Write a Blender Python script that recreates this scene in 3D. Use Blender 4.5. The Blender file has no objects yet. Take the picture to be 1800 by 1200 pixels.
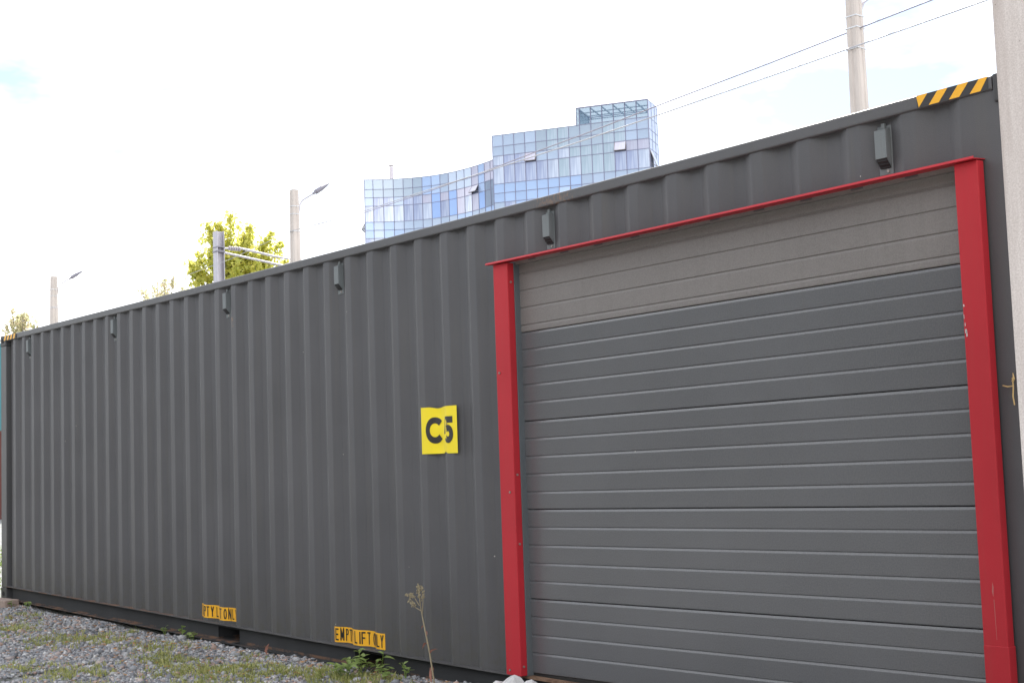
import bpy, math, random
import numpy as np
from mathutils import Vector, Matrix

random.seed(7)
rng = np.random.default_rng(7)
S = bpy.context.scene
COL = S.collection
R = math.radians

# ------------------------------------------------------------------ camera
cam = bpy.data.cameras.new('camera')
cam_ob = bpy.data.objects.new('camera', cam)
COL.objects.link(cam_ob)
cam.sensor_width = 36.0
cam.lens = 46.656
cam.clip_start = 0.05
cam.clip_end = 3000
cam_ob.matrix_world = Matrix(((0.630648, 0.085454, 0.77135, 15.0449),
                              (0.775311, -0.02545, -0.631067, -4.9519),
                              (-0.034296, 0.996017, -0.082304, 1.4189),
                              (0, 0, 0, 1)))
S.camera = cam_ob

# ------------------------------------------------------------------ light
SUN_AZ, SUN_EL = R(-47), R(44)          # azimuth from +Y towards +X; the sun stands behind the container
world = bpy.data.worlds.new("World")
S.world = world
world.use_nodes = True
wn = world.node_tree.nodes
wl = world.node_tree.links
bg = wn['Background']
sky = wn.new('ShaderNodeTexSky')
sky.sky_type = 'NISHITA'
sky.sun_disc = False
sky.sun_elevation = SUN_EL
sky.sun_rotation = SUN_AZ
sky.dust_density = 0.6
sky.ozone_density = 2.0
tc = wn.new('ShaderNodeTexCoord')
mp = wn.new('ShaderNodeMapping')
mp.inputs['Scale'].default_value = (1.0, 1.0, 2.6)
mp.inputs['Location'].default_value = (1.37, 0.77, 0.31)
wl.new(tc.outputs['Generated'], mp.inputs['Vector'])
cn = wn.new('ShaderNodeTexNoise')
cn.inputs['Scale'].default_value = 1.6
cn.inputs['Detail'].default_value = 7
cn.inputs['Roughness'].default_value = 0.55
wl.new(mp.outputs['Vector'], cn.inputs['Vector'])
cr = wn.new('ShaderNodeMapRange')
cr.inputs['From Min'].default_value = 0.402
cr.inputs['From Max'].default_value = 0.54
cr.inputs['To Min'].default_value = 0.085
cr.inputs['To Max'].default_value = 0.93
wl.new(cn.outputs['Fac'], cr.inputs['Value'])
cm = wn.new('ShaderNodeMix')
cm.data_type = 'RGBA'
wl.new(cr.outputs['Result'], cm.inputs['Factor'])
wl.new(sky.outputs['Color'], cm.inputs['A'])
cm.inputs['B'].default_value = (18.6, 18.8, 19.2, 1)     # bright cloud, times the same 0.05
wl.new(cm.outputs['Result'], bg.inputs['Color'])
bg.inputs['Strength'].default_value = 0.05

sun = bpy.data.lights.new('sun', 'SUN')
sun.energy = 3.0
sun.angle = R(0.55)
sun.color = (1.0, 0.95, 0.87)
sun_ob = bpy.data.objects.new('sun', sun)
COL.objects.link(sun_ob)
sd = Vector((math.sin(SUN_AZ) * math.cos(SUN_EL), math.cos(SUN_AZ) * math.cos(SUN_EL), math.sin(SUN_EL)))
sun_ob.rotation_euler = sd.to_track_quat('Z', 'Y').to_euler()
sun_ob.location = (0, 20, 30)

S.view_settings.view_transform = 'Standard'
S.view_settings.look = 'None'
S.view_settings.exposure = 1.6
S.view_settings.gamma = 1.0
S.view_settings.use_curve_mapping = False
S.render.engine = 'CYCLES'
S.cycles.max_bounces = 6
S.cycles.transparent_max_bounces = 12

# ------------------------------------------------------------------ materials
def nmat(name):
    m = bpy.data.materials.new(name)
    m.use_nodes = True
    return m, m.node_tree.nodes, m.node_tree.links, m.node_tree.nodes['Principled BSDF']


def rgb(c):
    return (c[0], c[1], c[2], 1.0)


def mixrgb(n, l, fac, a, b):
    x = n.new('ShaderNodeMix')
    x.data_type = 'RGBA'
    for sock, v in (('Factor', fac), ('A', a), ('B', b)):
        if isinstance(v, (int, float)):
            x.inputs[sock].default_value = v
        elif isinstance(v, (tuple, list)):
            x.inputs[sock].default_value = rgb(v)
        else:
            l.new(v, x.inputs[sock])
    return x.outputs['Result']


def noise(n, l, scale, detail=4, rough=0.55, stretch=None, coord=None, loc=None):
    t = n.new('ShaderNodeTexNoise')
    t.inputs['Scale'].default_value = scale
    t.inputs['Detail'].default_value = detail
    t.inputs['Roughness'].default_value = rough
    if coord is None:
        coord = n.new('ShaderNodeTexCoord').outputs['Object']
    if stretch or loc:
        k = n.new('ShaderNodeMapping')
        if stretch:
            k.inputs['Scale'].default_value = stretch
        if loc:
            k.inputs['Location'].default_value = loc
        l.new(coord, k.inputs['Vector'])
        coord = k.outputs['Vector']
    l.new(coord, t.inputs['Vector'])
    return t.outputs['Fac']


def ramp(n, l, v, a, b, lo=0.0, hi=1.0):
    m = n.new('ShaderNodeMapRange')
    m.inputs['From Min'].default_value = a
    m.inputs['From Max'].default_value = b
    m.inputs['To Min'].default_value = lo
    m.inputs['To Max'].default_value = hi
    l.new(v, m.inputs['Value'])
    return m.outputs['Result']


def math_(n, l, op, a, b=None):
    m = n.new('ShaderNodeMath')
    m.operation = op
    for i, v in enumerate((a, b)):
        if v is None:
            continue
        if isinstance(v, (int, float)):
            m.inputs[i].default_value = v
        else:
            l.new(v, m.inputs[i])
    return m.outputs[0]


def bump(n, l, p, h, strength, dist):
    b = n.new('ShaderNodeBump')
    b.inputs['Strength'].default_value = strength
    b.inputs['Distance'].default_value = dist
    l.new(h, b.inputs['Height'])
    l.new(b.outputs['Normal'], p.inputs['Normal'])


def simple(name, c, rough=0.6, metal=0.0, var=0.12, scale=6.0, spec=0.5, bs=0.0, bscale=80.0, stretch=None):
    m, n, l, p = nmat(name)
    f = noise(n, l, scale, 5, stretch=stretch)
    col = mixrgb(n, l, ramp(n, l, f, 0.3, 0.7), tuple(x * (1 - var) for x in c), tuple(min(1, x * (1 + var)) for x in c))
    l.new(col, p.inputs['Base Color'])
    p.inputs['Roughness'].default_value = rough
    p.inputs['Metallic'].default_value = metal
    p.inputs['Specular IOR Level'].default_value = spec
    if bs:
        bump(n, l, p, noise(n, l, bscale, 3), bs, 0.004)
    return m


def paint_mat(name, base, rough=0.5, dirt=(0.105, 0.098, 0.085), dirt_amt=0.35, rust_box=None, specks=True, spec=0.4, fine=0.2, dents=False, grain=260.0):
    """Container paint: patchy, streaked by rain, dusted, with a few chips."""
    m, n, l, p = nmat(name)
    oc = n.new('ShaderNodeTexCoord').outputs['Object']
    big = noise(n, l, 1.3, 4, coord=oc)
    col = mixrgb(n, l, ramp(n, l, big, 0.3, 0.7), tuple(x * 0.9 for x in base), tuple(x * 1.1 for x in base))
    streak = noise(n, l, 7.0, 5, 0.6, stretch=(3.5, 3.5, 0.16), coord=oc)
    col = mixrgb(n, l, ramp(n, l, streak, 0.5, 0.78, 0, dirt_amt), col, dirt)
    if dents:
        zz = n.new('ShaderNodeSeparateXYZ')
        l.new(oc, zz.inputs[0])
        lowz = ramp(n, l, zz.outputs['Z'], 0.13, 0.62, 1, 0)
        spl = noise(n, l, 16.0, 6, 0.7, coord=oc, loc=(2, 0, 4))
        col = mixrgb(n, l, math_(n, l, 'MULTIPLY', lowz, ramp(n, l, spl, 0.42, 0.62, 0.15, 0.75)), col, (0.072, 0.068, 0.055))
    gr = noise(n, l, grain, 2, coord=oc)
    col = mixrgb(n, l, ramp(n, l, gr, 0.35, 0.65, 0, fine), col, tuple(x * 1.5 for x in base))
    if specks:
        v = n.new('ShaderNodeTexVoronoi')
        v.inputs['Scale'].default_value = 5.5
        l.new(oc, v.inputs['Vector'])
        sp = math_(n, l, 'LESS_THAN', v.outputs['Distance'], 0.024)
        w = noise(n, l, 2.7, 2, coord=oc, loc=(3, 5, 1))
        sp = math_(n, l, 'MULTIPLY', sp, math_(n, l, 'GREATER_THAN', w, 0.53))
        col = mixrgb(n, l, sp, col, (0.42, 0.40, 0.36))
    if rust_box:
        (x0, x1), (z0, z1) = rust_box
        xyz = n.new('ShaderNodeSeparateXYZ')
        l.new(oc, xyz.inputs[0])
        cx, hx = (x0 + x1) / 2, (x1 - x0) / 2
        ax = math_(n, l, 'ABSOLUTE', math_(n, l, 'SUBTRACT', xyz.outputs['X'], cx))
        mx = ramp(n, l, ax, hx * 0.35, hx, 1, 0)
        rn = noise(n, l, 42.0, 6, 0.7, stretch=(1.4, 1, 0.7), coord=oc)
        az_ = ramp(n, l, math_(n, l, 'ABSOLUTE', math_(n, l, 'SUBTRACT', xyz.outputs['Z'], (z0 + z1) / 2)), (z1 - z0) / 2 * 0.5, (z1 - z0) / 2, 1, 0)
        mx = math_(n, l, 'MULTIPLY', mx, az_)
        rm = math_(n, l, 'ADD', rn, math_(n, l, 'MULTIPLY', math_(n, l, 'SUBTRACT', mx, 1.0), 0.35))
        rm = ramp(n, l, rm, 0.50, 0.56, 0, 0.6)
        col = mixrgb(n, l, rm, col, (0.24, 0.145, 0.09))
    l.new(col, p.inputs['Base Color'])
    p.inputs['Roughness'].default_value = rough
    p.inputs['Specular IOR Level'].default_value = spec
    if dents:
        low = math_(n, l, 'ADD', math_(n, l, 'MULTIPLY', noise(n, l, 2.6, 2, coord=oc, stretch=(1, 1, 0.6)), 8.0), gr)
        bump(n, l, p, low, 0.25, 0.003)
    else:
        bump(n, l, p, gr, 0.08, 0.002)
    return m


def edge_rust_mat(name, base, zc, half, thr=0.52):
    """Base colour worn to rust along the flange at height zc."""
    m, n, l, p = nmat(name)
    oc = n.new('ShaderNodeTexCoord').outputs['Object']
    f = noise(n, l, 9.0, 6, 0.65, stretch=(0.6, 1, 1), coord=oc)
    big = noise(n, l, 2.0, 4, coord=oc, stretch=(1, 1, 0.4))
    col = mixrgb(n, l, ramp(n, l, big, 0.3, 0.7), tuple(x * 0.8 for x in base), tuple(x * 1.25 for x in base))
    xyz = n.new('ShaderNodeSeparateXYZ')
    l.new(oc, xyz.inputs[0])
    d = math_(n, l, 'ABSOLUTE', math_(n, l, 'SUBTRACT', xyz.outputs['Z'], zc))
    near = ramp(n, l, d, half * 0.6, half, 1, 0)
    k = math_(n, l, 'MULTIPLY', near, ramp(n, l, f, thr - 0.05, thr + 0.08))
    col = mixrgb(n, l, k, col, (0.15, 0.085, 0.055))
    l.new(col, p.inputs['Base Color'])
    p.inputs['Roughness'].default_value = 0.7
    p.inputs['Specular IOR Level'].default_value = 0.3
    bump(n, l, p, f, 0.15, 0.004)
    return m


GREY = (0.080, 0.079, 0.084)
M = {}
M['paint'] = paint_mat('container_paint', GREY, rust_box=((5.38, 5.50), (2.44, 2.60)), dents=True)
M['rail'] = paint_mat('rail_paint', (0.090, 0.089, 0.093), rough=0.45, rust_box=((9.05, 9.75), (2.7, 3.0)))
M['bottom'] = edge_rust_mat('bottom_rail_shade_paint', (0.034, 0.035, 0.037), -0.004, 0.012, 0.5)  # rail grey darkened for the shade in its channel, plus edge rust
M['bottom_top'] = edge_rust_mat('bottom_flange_paint', (0.085, 0.082, 0.082), 0.131, 0.006, 0.47)
M['post'] = paint_mat('corner_post_paint', (0.08, 0.08, 0.082), dirt_amt=0.5)
M['casting'] = paint_mat('casting_paint', (0.05, 0.05, 0.052), rough=0.6)
M['vent'] = paint_mat('vent_plastic', (0.15, 0.165, 0.17), rough=0.55, specks=False)
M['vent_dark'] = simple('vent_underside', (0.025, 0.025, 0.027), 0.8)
M['red'] = paint_mat('red_powder_coat', (0.43, 0.023, 0.033), rough=0.5, dirt=(0.30, 0.05, 0.045), dirt_amt=0.25, spec=0.25, specks=False, fine=0.1)
M['door'] = paint_mat('door_panel_paint', (0.096, 0.097, 0.102), rough=0.30, spec=0.6, grain=150.0, dirt=(0.10, 0.093, 0.08), dirt_amt=0.3, fine=0.55)
M['door_brown'] = paint_mat('door_panel_dusty', (0.160, 0.147, 0.140), fine=0.55)
M['track'] = paint_mat('door_track_paint', (0.10, 0.112, 0.122), rough=0.4, specks=False)
M['rubber'] = simple('door_rubber', (0.016, 0.015, 0.014), 0.75)
M['dark'] = simple('container_inside', (0.012, 0.012, 0.012), 0.95)
M['sill'] = edge_rust_mat('sill_wood', (0.23, 0.15, 0.10), 0.14, 0.05, 0.45)
M['bolt'] = simple('zinc_bolt', (0.35, 0.3, 0.27), 0.4, 0.6)
M['orange'] = simple('orange_vinyl', (0.85, 0.43, 0.02), 0.45, var=0.04)
M['black_ink'] = simple('black_ink', (0.022, 0.02, 0.018), 0.5, var=0.1)
M['yellow'] = simple('yellow_paper', (0.86, 0.68, 0.012), 0.6, var=0.03, scale=3)
M['tape_black'] = simple('black_tape', (0.03, 0.029, 0.03), 0.5, var=0.1)
M['concrete'] = simple('pole_concrete', (0.56, 0.50, 0.46), 0.9, var=0.12, scale=4, bs=0.3, bscale=60, stretch=(1, 1, 0.25))
M['steel'] = simple('galvanised_steel', (0.45, 0.43, 0.47), 0.5, 0.4, var=0.12, scale=3, stretch=(1, 1, 0.2))
M['lamp'] = simple('lamp_housing', (0.22, 0.21, 0.25), 0.5, 0.2)
M['clamp'] = simple('white_clamp', (0.62, 0.63, 0.66), 0.5)
M['insul'] = simple('grey_insulator', (0.36, 0.33, 0.36), 0.6)
M['wire'] = simple('weathered_wire', (0.30, 0.28, 0.34), 0.6)
M['wire_light'] = simple('bright_wire', (0.45, 0.45, 0.49), 0.4)
M['frame'] = simple('curtain_wall_frame', (0.20, 0.20, 0.29), 0.5)
M['frame_pale'] = simple('pale_frame', (0.28, 0.31, 0.42), 0.6)
M['white'] = simple('white_beam', (0.75, 0.80, 0.80), 0.6)
M['roof'] = simple('roof_felt', (0.2, 0.2, 0.2), 0.9)
M['core'] = simple('building_core', (0.16, 0.19, 0.27), 0.8, var=0.05)
M['stack'] = simple('stack_metal', (0.55, 0.5, 0.52), 0.5, 0.3)
M['awning'] = simple('open_window_frame', (0.24, 0.21, 0.20), 0.6)
M['bark'] = simple('bark', (0.10, 0.08, 0.06), 0.95, var=0.3, scale=14, bs=0.5)
M['block'] = simple('concrete_block', (0.33, 0.25, 0.21), 0.9, var=0.2, scale=20, bs=0.4)
M['boulder'] = simple('pale_stone', (0.55, 0.54, 0.53), 0.85, var=0.2, scale=25, bs=0.4)
M['stem_dry'] = simple('dry_stem', (0.30, 0.25, 0.16), 0.8)
M['seed'] = simple('dry_seed', (0.33, 0.28, 0.18), 0.85, var=0.3, scale=60)
M['dry_red'] = simple('withered_leaf', (0.32, 0.15, 0.11), 0.8, var=0.25, scale=40)
M['straw'] = simple('straw', (0.55, 0.38, 0.16), 0.7)


def leaf_mat(name, a, b, trans=0.45, rough=0.5):
    m, n, l, p = nmat(name)
    g = n.new('ShaderNodeNewGeometry')
    col = mixrgb(n, l, g.outputs['Random Per Island'], a, b)
    l.new(col, p.inputs['Base Color'])
    p.inputs['Roughness'].default_value = rough
    p.inputs['Specular IOR Level'].default_value = 0.3
    t = n.new('ShaderNodeBsdfTranslucent')
    l.new(col, t.inputs['Color'])
    mx = n.new('ShaderNodeMixShader')
    mx.inputs['Fac'].default_value = trans
    l.new(p.outputs[0], mx.inputs[1])
    l.new(t.outputs[0], mx.inputs[2])
    l.new(mx.outputs[0], n['Material Output'].inputs['Surface'])
    return m


M['leaf_yellow'] = leaf_mat('yellow_green_leaf', (0.48, 0.52, 0.12), (0.76, 0.70, 0.20), 0.68)
M['leaf_pale'] = leaf_mat('pale_leaf', (0.42, 0.45, 0.25), (0.66, 0.55, 0.38), 0.6)
M['weed'] = leaf_mat('weed_leaf', (0.17, 0.26, 0.07), (0.32, 0.40, 0.13), 0.4)
M['grass'] = leaf_mat('grass_blade', (0.24, 0.29, 0.08), (0.50, 0.47, 0.19), 0.35)
M['litter'] = leaf_mat('leaf_litter', (0.20, 0.11, 0.05), (0.50, 0.26, 0.09), 0.2, 0.8)


def gravel_mat():
    m, n, l, p = nmat('crushed_stone')
    g = n.new('ShaderNodeNewGeometry')
    r = n.new('ShaderNodeValToRGB')
    e = r.color_ramp.elements
    e[0].position = 0.0
    e[0].color = rgb((0.156, 0.162, 0.18))
    e[1].position = 1.0
    e[1].color = rgb((0.62, 0.61, 0.60))
    for pos, c in ((0.25, (0.252, 0.258, 0.276)), (0.5, (0.336, 0.342, 0.354)), (0.7, (0.42, 0.414, 0.42)), (0.80, (0.36, 0.264, 0.228)), (0.87, (0.48, 0.324, 0.252)), (0.93, (0.564, 0.552, 0.552))):
        q = e.new(pos)
        q.color = rgb(c)
    l.new(g.outputs['Random Per Island'], r.inputs['Fac'])
    f = noise(n, l, 90.0, 3)
    l.new(mixrgb(n, l, ramp(n, l, f, 0.3, 0.7, 0, 0.3), r.outputs['Color'], (0.2, 0.19, 0.18)), p.inputs['Base Color'])
    p.inputs['Roughness'].default_value = 0.9
    p.inputs['Specular IOR Level'].default_value = 0.3
    return m


def ground_mat():
    m, n, l, p = nmat('gravel_ground')
    oc = n.new('ShaderNodeTexCoord').outputs['Object']
    v = n.new('ShaderNodeTexVoronoi')
    v.inputs['Scale'].default_value = 30.0
    l.new(oc, v.inputs['Vector'])
    col = mixrgb(n, l, v.outputs['Color'], (0.17, 0.17, 0.17), (0.34, 0.335, 0.33))
    f = noise(n, l, 1.1, 6, 0.6, coord=oc)
    col = mixrgb(n, l, ramp(n, l, f, 0.5, 0.66, 0, 0.7), col, (0.09, 0.105, 0.045))
    l.new(col, p.inputs['Base Color'])
    p.inputs['Roughness'].default_value = 0.95
    bump(n, l, p, v.outputs['Distance'], 0.8, 0.02)
    return m


M['gravel'] = gravel_mat()
M['ground'] = ground_mat()


def post_mat():
    m, n, l, p = nmat('precast_concrete')
    oc = n.new('ShaderNodeTexCoord').outputs['Object']
    a = noise(n, l, 5.0, 6, 0.65, coord=oc, stretch=(4, 4, 0.22))
    b = noise(n, l, 170.0, 3, 0.7, coord=oc)
    col = mixrgb(n, l, ramp(n, l, a, 0.3, 0.7), (0.53, 0.46, 0.425), (0.76, 0.70, 0.665))
    col = mixrgb(n, l, ramp(n, l, b, 0.35, 0.65, 0, 0.5), col, (0.38, 0.32, 0.29))
    v = n.new('ShaderNodeTexVoronoi')
    v.inputs['Scale'].default_value = 26.0
    l.new(oc, v.inputs['Vector'])
    pit = math_(n, l, 'LESS_THAN', v.outputs['Distance'], 0.05)
    pit = math_(n, l, 'MULTIPLY', pit, math_(n, l, 'GREATER_THAN', noise(n, l, 9, 2, coord=oc), 0.52))
    col = mixrgb(n, l, pit, col, (0.22, 0.18, 0.15))
    l.new(col, p.inputs['Base Color'])
    p.inputs['Roughness'].default_value = 0.92
    bump(n, l, p, b, 0.35, 0.003)
    return m


M['post_concrete'] = post_mat()


def glass_mat(name, c, rough=0.12, stripe=0.0, band=None):
    """Facade glass: reflects, with sky reflection and glare put into its tint; shows what hangs behind it."""
    m, n, l, p = nmat(name)
    g = n.new('ShaderNodeObjectInfo')
    a = mixrgb(n, l, g.outputs['Random'], tuple(x * 0.94 for x in c), tuple(min(1, x * 1.06) for x in c))
    oc = n.new('ShaderNodeTexCoord').outputs['Object']
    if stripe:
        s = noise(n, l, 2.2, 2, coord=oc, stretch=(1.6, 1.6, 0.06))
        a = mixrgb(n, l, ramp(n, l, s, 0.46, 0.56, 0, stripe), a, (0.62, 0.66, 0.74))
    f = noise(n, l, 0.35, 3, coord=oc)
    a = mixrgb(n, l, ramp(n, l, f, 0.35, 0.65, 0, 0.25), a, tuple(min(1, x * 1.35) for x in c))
    l.new(a, p.inputs['Base Color'])
    p.inputs['Roughness'].default_value = rough
    p.inputs['Metallic'].default_value = 0.25
    p.inputs['Specular IOR Level'].default_value = 0.8
    return m


GL = {  # tints stand in for reflected sky and are paled for glare veil
    'pale': glass_mat('glass_pale', (0.420, 0.489, 0.600)),
    'grey': glass_mat('glass_grey', (0.378, 0.438, 0.507)),
    'blue': glass_mat('glass_blue', (0.277, 0.397, 0.671)),
    'sky': glass_mat('glass_sky', (0.378, 0.482, 0.679)),
    'lav': glass_mat('glass_lavender', (0.341, 0.375, 0.521), stripe=0.5),
    'teal': glass_mat('glass_teal', (0.380, 0.458, 0.517), stripe=0.35),
    'curtain': glass_mat('glass_curtain', (0.438, 0.480, 0.592), stripe=0.9),
    'rose': glass_mat('glass_rose', (0.461, 0.444, 0.538), stripe=0.3),
    'dark': glass_mat('glass_dark', (0.222, 0.264, 0.342)),
}


def clear_glass():
    m, n, l, p = nmat('glass_clear')
    t = n.new('ShaderNodeBsdfTransparent')
    t.inputs['Color'].default_value = (0.53, 0.575, 0.60, 1)
    gl = n.new('ShaderNodeBsdfGlossy')
    gl.inputs['Roughness'].default_value = 0.05
    gl.inputs['Color'].default_value = (0.8, 0.9, 1, 1)
    x = n.new('ShaderNodeMixShader')
    x.inputs['Fac'].default_value = 0.14
    l.new(t.outputs[0], x.inputs[1])
    l.new(gl.outputs[0], x.inputs[2])
    l.new(x.outputs[0], n['Material Output'].inputs['Surface'])
    return m


GL['clear'] = clear_glass()
GL['side'] = glass_mat('glass_side', (0.34, 0.41, 0.57), rough=0.45)

# ------------------------------------------------------------------ mesh helpers
def tag(o, label=None, cat=None, group=None, kind=None):
    if label:
        o['label'] = label
    if cat:
        o['category'] = cat
    if group:
        o['group'] = group
    if kind:
        o['kind'] = kind
    return o


def empty(name, loc=(0, 0, 0), rz=0.0):
    o = bpy.data.objects.new(name, None)
    o.empty_display_size = 0.2
    o.location = loc
    o.rotation_euler = (0, 0, rz)
    COL.objects.link(o)
    return o


def link(name, me, parent=None, loc=None, rot=None):
    o = bpy.data.objects.new(name, me)
    COL.objects.link(o)
    if parent is not None:
        o.parent = parent
    if loc is not None:
        o.location = loc
    if rot is not None:
        o.rotation_euler = rot
    return o


class MB:
    def __init__(self):
        self.v, self.f, self.mi = [], [], []

    def poly(self, pts, mi=0):
        i = len(self.v)
        self.v += [tuple(p) for p in pts]
        self.f.append(tuple(range(i, i + len(pts))))
        self.mi.append(mi)

    def box(self, a, b, mi=0, bev=0.0):
        x0, y0, z0 = a
        x1, y1, z1 = b
        if bev <= 0:
            i = len(self.v)
            self.v += [(x0, y0, z0), (x1, y0, z0), (x1, y1, z0), (x0, y1, z0), (x0, y0, z1), (x1, y0, z1), (x1, y1, z1), (x0, y1, z1)]
            for q in ((0, 3, 2, 1), (4, 5, 6, 7), (0, 1, 5, 4), (1, 2, 6, 5), (2, 3, 7, 6), (3, 0, 4, 7)):
                self.f.append(tuple(i + k for k in q))
                self.mi.append(mi)
        else:
            import bmesh
            bm = bmesh.new()
            bmesh.ops.create_cube(bm, size=1)
            for w in bm.verts:
                w.co = ((x0 + x1) / 2 + w.co.x * (x1 - x0), (y0 + y1) / 2 + w.co.y * (y1 - y0), (z0 + z1) / 2 + w.co.z * (z1 - z0))
            bmesh.ops.bevel(bm, geom=list(bm.edges), offset=bev, segments=2, profile=0.5, affect='EDGES')
            bm.verts.index_update()
            i = len(self.v)
            self.v += [tuple(w.co) for w in bm.verts]
            for fc in bm.faces:
                self.f.append(tuple(i + w.index for w in fc.verts))
                self.mi.append(mi)
            bm.free()

    def tube(self, pts, r, n=8, mi=0, cap=True):
        pts = [Vector(p) for p in pts]
        rs = r if isinstance(r, (list, tuple)) else [r] * len(pts)
        base = len(self.v)
        prev = None
        for k, p in enumerate(pts):
            if k == 0:
                d = pts[1] - p
            elif k == len(pts) - 1:
                d = p - pts[k - 1]
            else:
                d = pts[k + 1] - pts[k - 1]
            d.normalize()
            if prev is None:
                a = d.orthogonal().normalized()
            else:
                a = (prev - d * prev.dot(d))
                a = a.normalized() if a.length > 1e-6 else d.orthogonal().normalized()
            prev = a
            b = d.cross(a)
            for j in range(n):
                t = 2 * math.pi * j / n
                self.v.append(tuple(p + (a * math.cos(t) + b * math.sin(t)) * rs[k]))
        for k in range(len(pts) - 1):
            for j in range(n):
                self.f.append((base + k * n + j, base + k * n + (j + 1) % n, base + (k + 1) * n + (j + 1) % n, base + (k + 1) * n + j))
                self.mi.append(mi)
        if cap:
            self.f.append(tuple(base + j for j in range(n))[::-1])
            self.mi.append(mi)
            e = base + (len(pts) - 1) * n
            self.f.append(tuple(e + j for j in range(n)))
            self.mi.append(mi)

    def extrude_x(self, prof, x0, x1, mi=0, closed=True, caps=True, xs=None):
        """A (y, z) outline drawn along x."""
        xs = xs or [x0, x1]
        i = len(self.v)
        n = len(prof)
        for x in xs:
            self.v += [(x, y, z) for y, z in prof]
        for k in range(len(xs) - 1):
            for j in range(n if closed else n - 1):
                a, b = i + k * n + j, i + k * n + (j + 1) % n
                self.f.append((a, b, b + n, a + n))
                self.mi.append(mi)
        if closed and caps:
            self.f.append(tuple(i + j for j in range(n))[::-1])
            self.mi.append(mi)
            e = i + (len(xs) - 1) * n
            self.f.append(tuple(e + j for j in range(n)))
            self.mi.append(mi)

    def mesh(self, name, mats, smooth=False, fn=None):
        me = bpy.data.meshes.new(name)
        v = self.v if fn is None else [fn(*p) for p in self.v]
        me.from_pydata(v, [], self.f)
        for m in (mats if isinstance(mats, (list, tuple)) else [mats]):
            me.materials.append(m)
        me.polygons.foreach_set('material_index', self.mi)
        if smooth:
            me.polygons.foreach_set('use_smooth', [True] * len(self.f))
        me.update()
        return me

    def build(self, name, mats, parent=None, smooth=False, fn=None, loc=None, rot=None):
        return link(name, self.mesh(name, mats, smooth, fn), parent, loc, rot)


# ------------------------------------------------------------------ ground
def ground_z(x, y):
    base = np.interp(x, [-4, 0, 2.5, 4.5, 6, 7.5, 8.8, 12], [-0.05, -0.05, -0.062, -0.055, -0.038, -0.02, 0.005, 0.0])
    away = np.clip((-y - 0.3) / 3.0, 0, 1) * 0.05
    n = 0.012 * np.sin(x * 3.1 + 1.7 * y) + 0.010 * np.sin(5.3 * y - 2.2 * x + 1.0) + 0.007 * np.sin(9 * x + 4 * y)
    return base - away * (base > -0.045) + n * np.clip((-y + 0.4) / 0.6, 0.3, 1)


def axis(lo, hi, step, far):
    mid = np.arange(lo, hi + 1e-6, step)
    out = [lo]
    d = step
    while out[-1] > -far:
        d *= 1.5
        out.append(out[-1] - d)
    out2 = [hi]
    d = step
    while out2[-1] < far:
        d *= 1.5
        out2.append(out2[-1] + d)
    return np.concatenate([np.array(out[1:][::-1]), mid, np.array(out2[1:])])


gx = axis(-3, 14, 0.10, 900)
gy = axis(-4.5, 1.0, 0.10, 900)
X, Y = np.meshgrid(gx, gy, indexing='ij')
Z = np.where((X > -4) & (X < 15) & (Y > -6) & (Y < 2), ground_z(X, Y), -0.06)
me = bpy.data.meshes.new('ground')
nx, ny = X.shape
idx = np.arange(nx * ny).reshape(nx, ny)
fs = np.stack([idx[:-1, :-1], idx[1:, :-1], idx[1:, 1:], idx[:-1, 1:]], -1).reshape(-1, 4)
me.from_pydata(np.stack([X, Y, Z], -1).reshape(-1, 3).tolist(), [], fs.tolist())
me.materials.append(M['ground'])
me.polygons.foreach_set('use_smooth', [True] * len(fs))
tag(link('ground', me), kind='structure')

# ------------------------------------------------------------------ container
L, W, H = 12.335, 2.438, 2.896
LS = 12.192
SAG1, SAG2 = -0.0671, 0.0542
P0, PP = 0.3033, 0.28536                 # corrugation start and pitch
YO, YI = 0.012, 0.0445                    # outer and inner flats


def sag(x):
    u = min(max(x / LS, 0), 1)
    return SAG1 * u * (1 - u) + SAG2 * u * (1 - u) * (1 - 2 * u)


def sg(x, y, z):
    return (x, y, z + sag(x))


XS = [k * L / 48 for k in range(49)]


def xs_between(a, b):
    return [a] + [x for x in XS if a + 0.02 < x < b - 0.02] + [b]


container = empty('shipping_container', (0, 0, 0))
tag(container, 'long dark grey corrugated shipping container with a red framed garage door in its side', 'container')

# corrugated profile, bends rounded by a small chamfer
raw = [(0.15, YI), (P0 - 0.07, YI), (P0, YO)]
for k in range(0, 41):
    b = P0 + k * PP
    raw += [(b + 0.072, YO), (b + 0.142, YI), (b + 0.2154, YI), (b + PP, YO)]
raw = [p for p in raw if p[0] < 12.01] + [(12.25, YO)]
prof = [raw[0]]
for a, b, c in zip(raw, raw[1:], raw[2:]):
    va, vc = Vector(a) - Vector(b), Vector(c) - Vector(b)
    e = 0.007
    p1, p2 = Vector(b) + va.normalized() * e, Vector(b) + vc.normalized() * e
    prof += [tuple(p1), tuple((p1 + p2 + Vector(b) * 2) / 4), tuple(p2)]
prof.append(raw[-1])


def sheet(mb, pr, z0, z1):
    i = len(mb.v)
    for x, y in pr:
        mb.v += [(x, y, z0), (x, y, z1)]
    for k in range(len(pr) - 1):
        mb.f.append((i + 2 * k, i + 2 * k + 2, i + 2 * k + 3, i + 2 * k + 1))
        mb.mi.append(0)


def cut(pr, a, b):
    f = lambda x: float(np.interp(x, [p[0] for p in pr], [p[1] for p in pr]))
    return [(a, f(a))] + [p for p in pr if a < p[0] < b] + [(b, f(b))]


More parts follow.
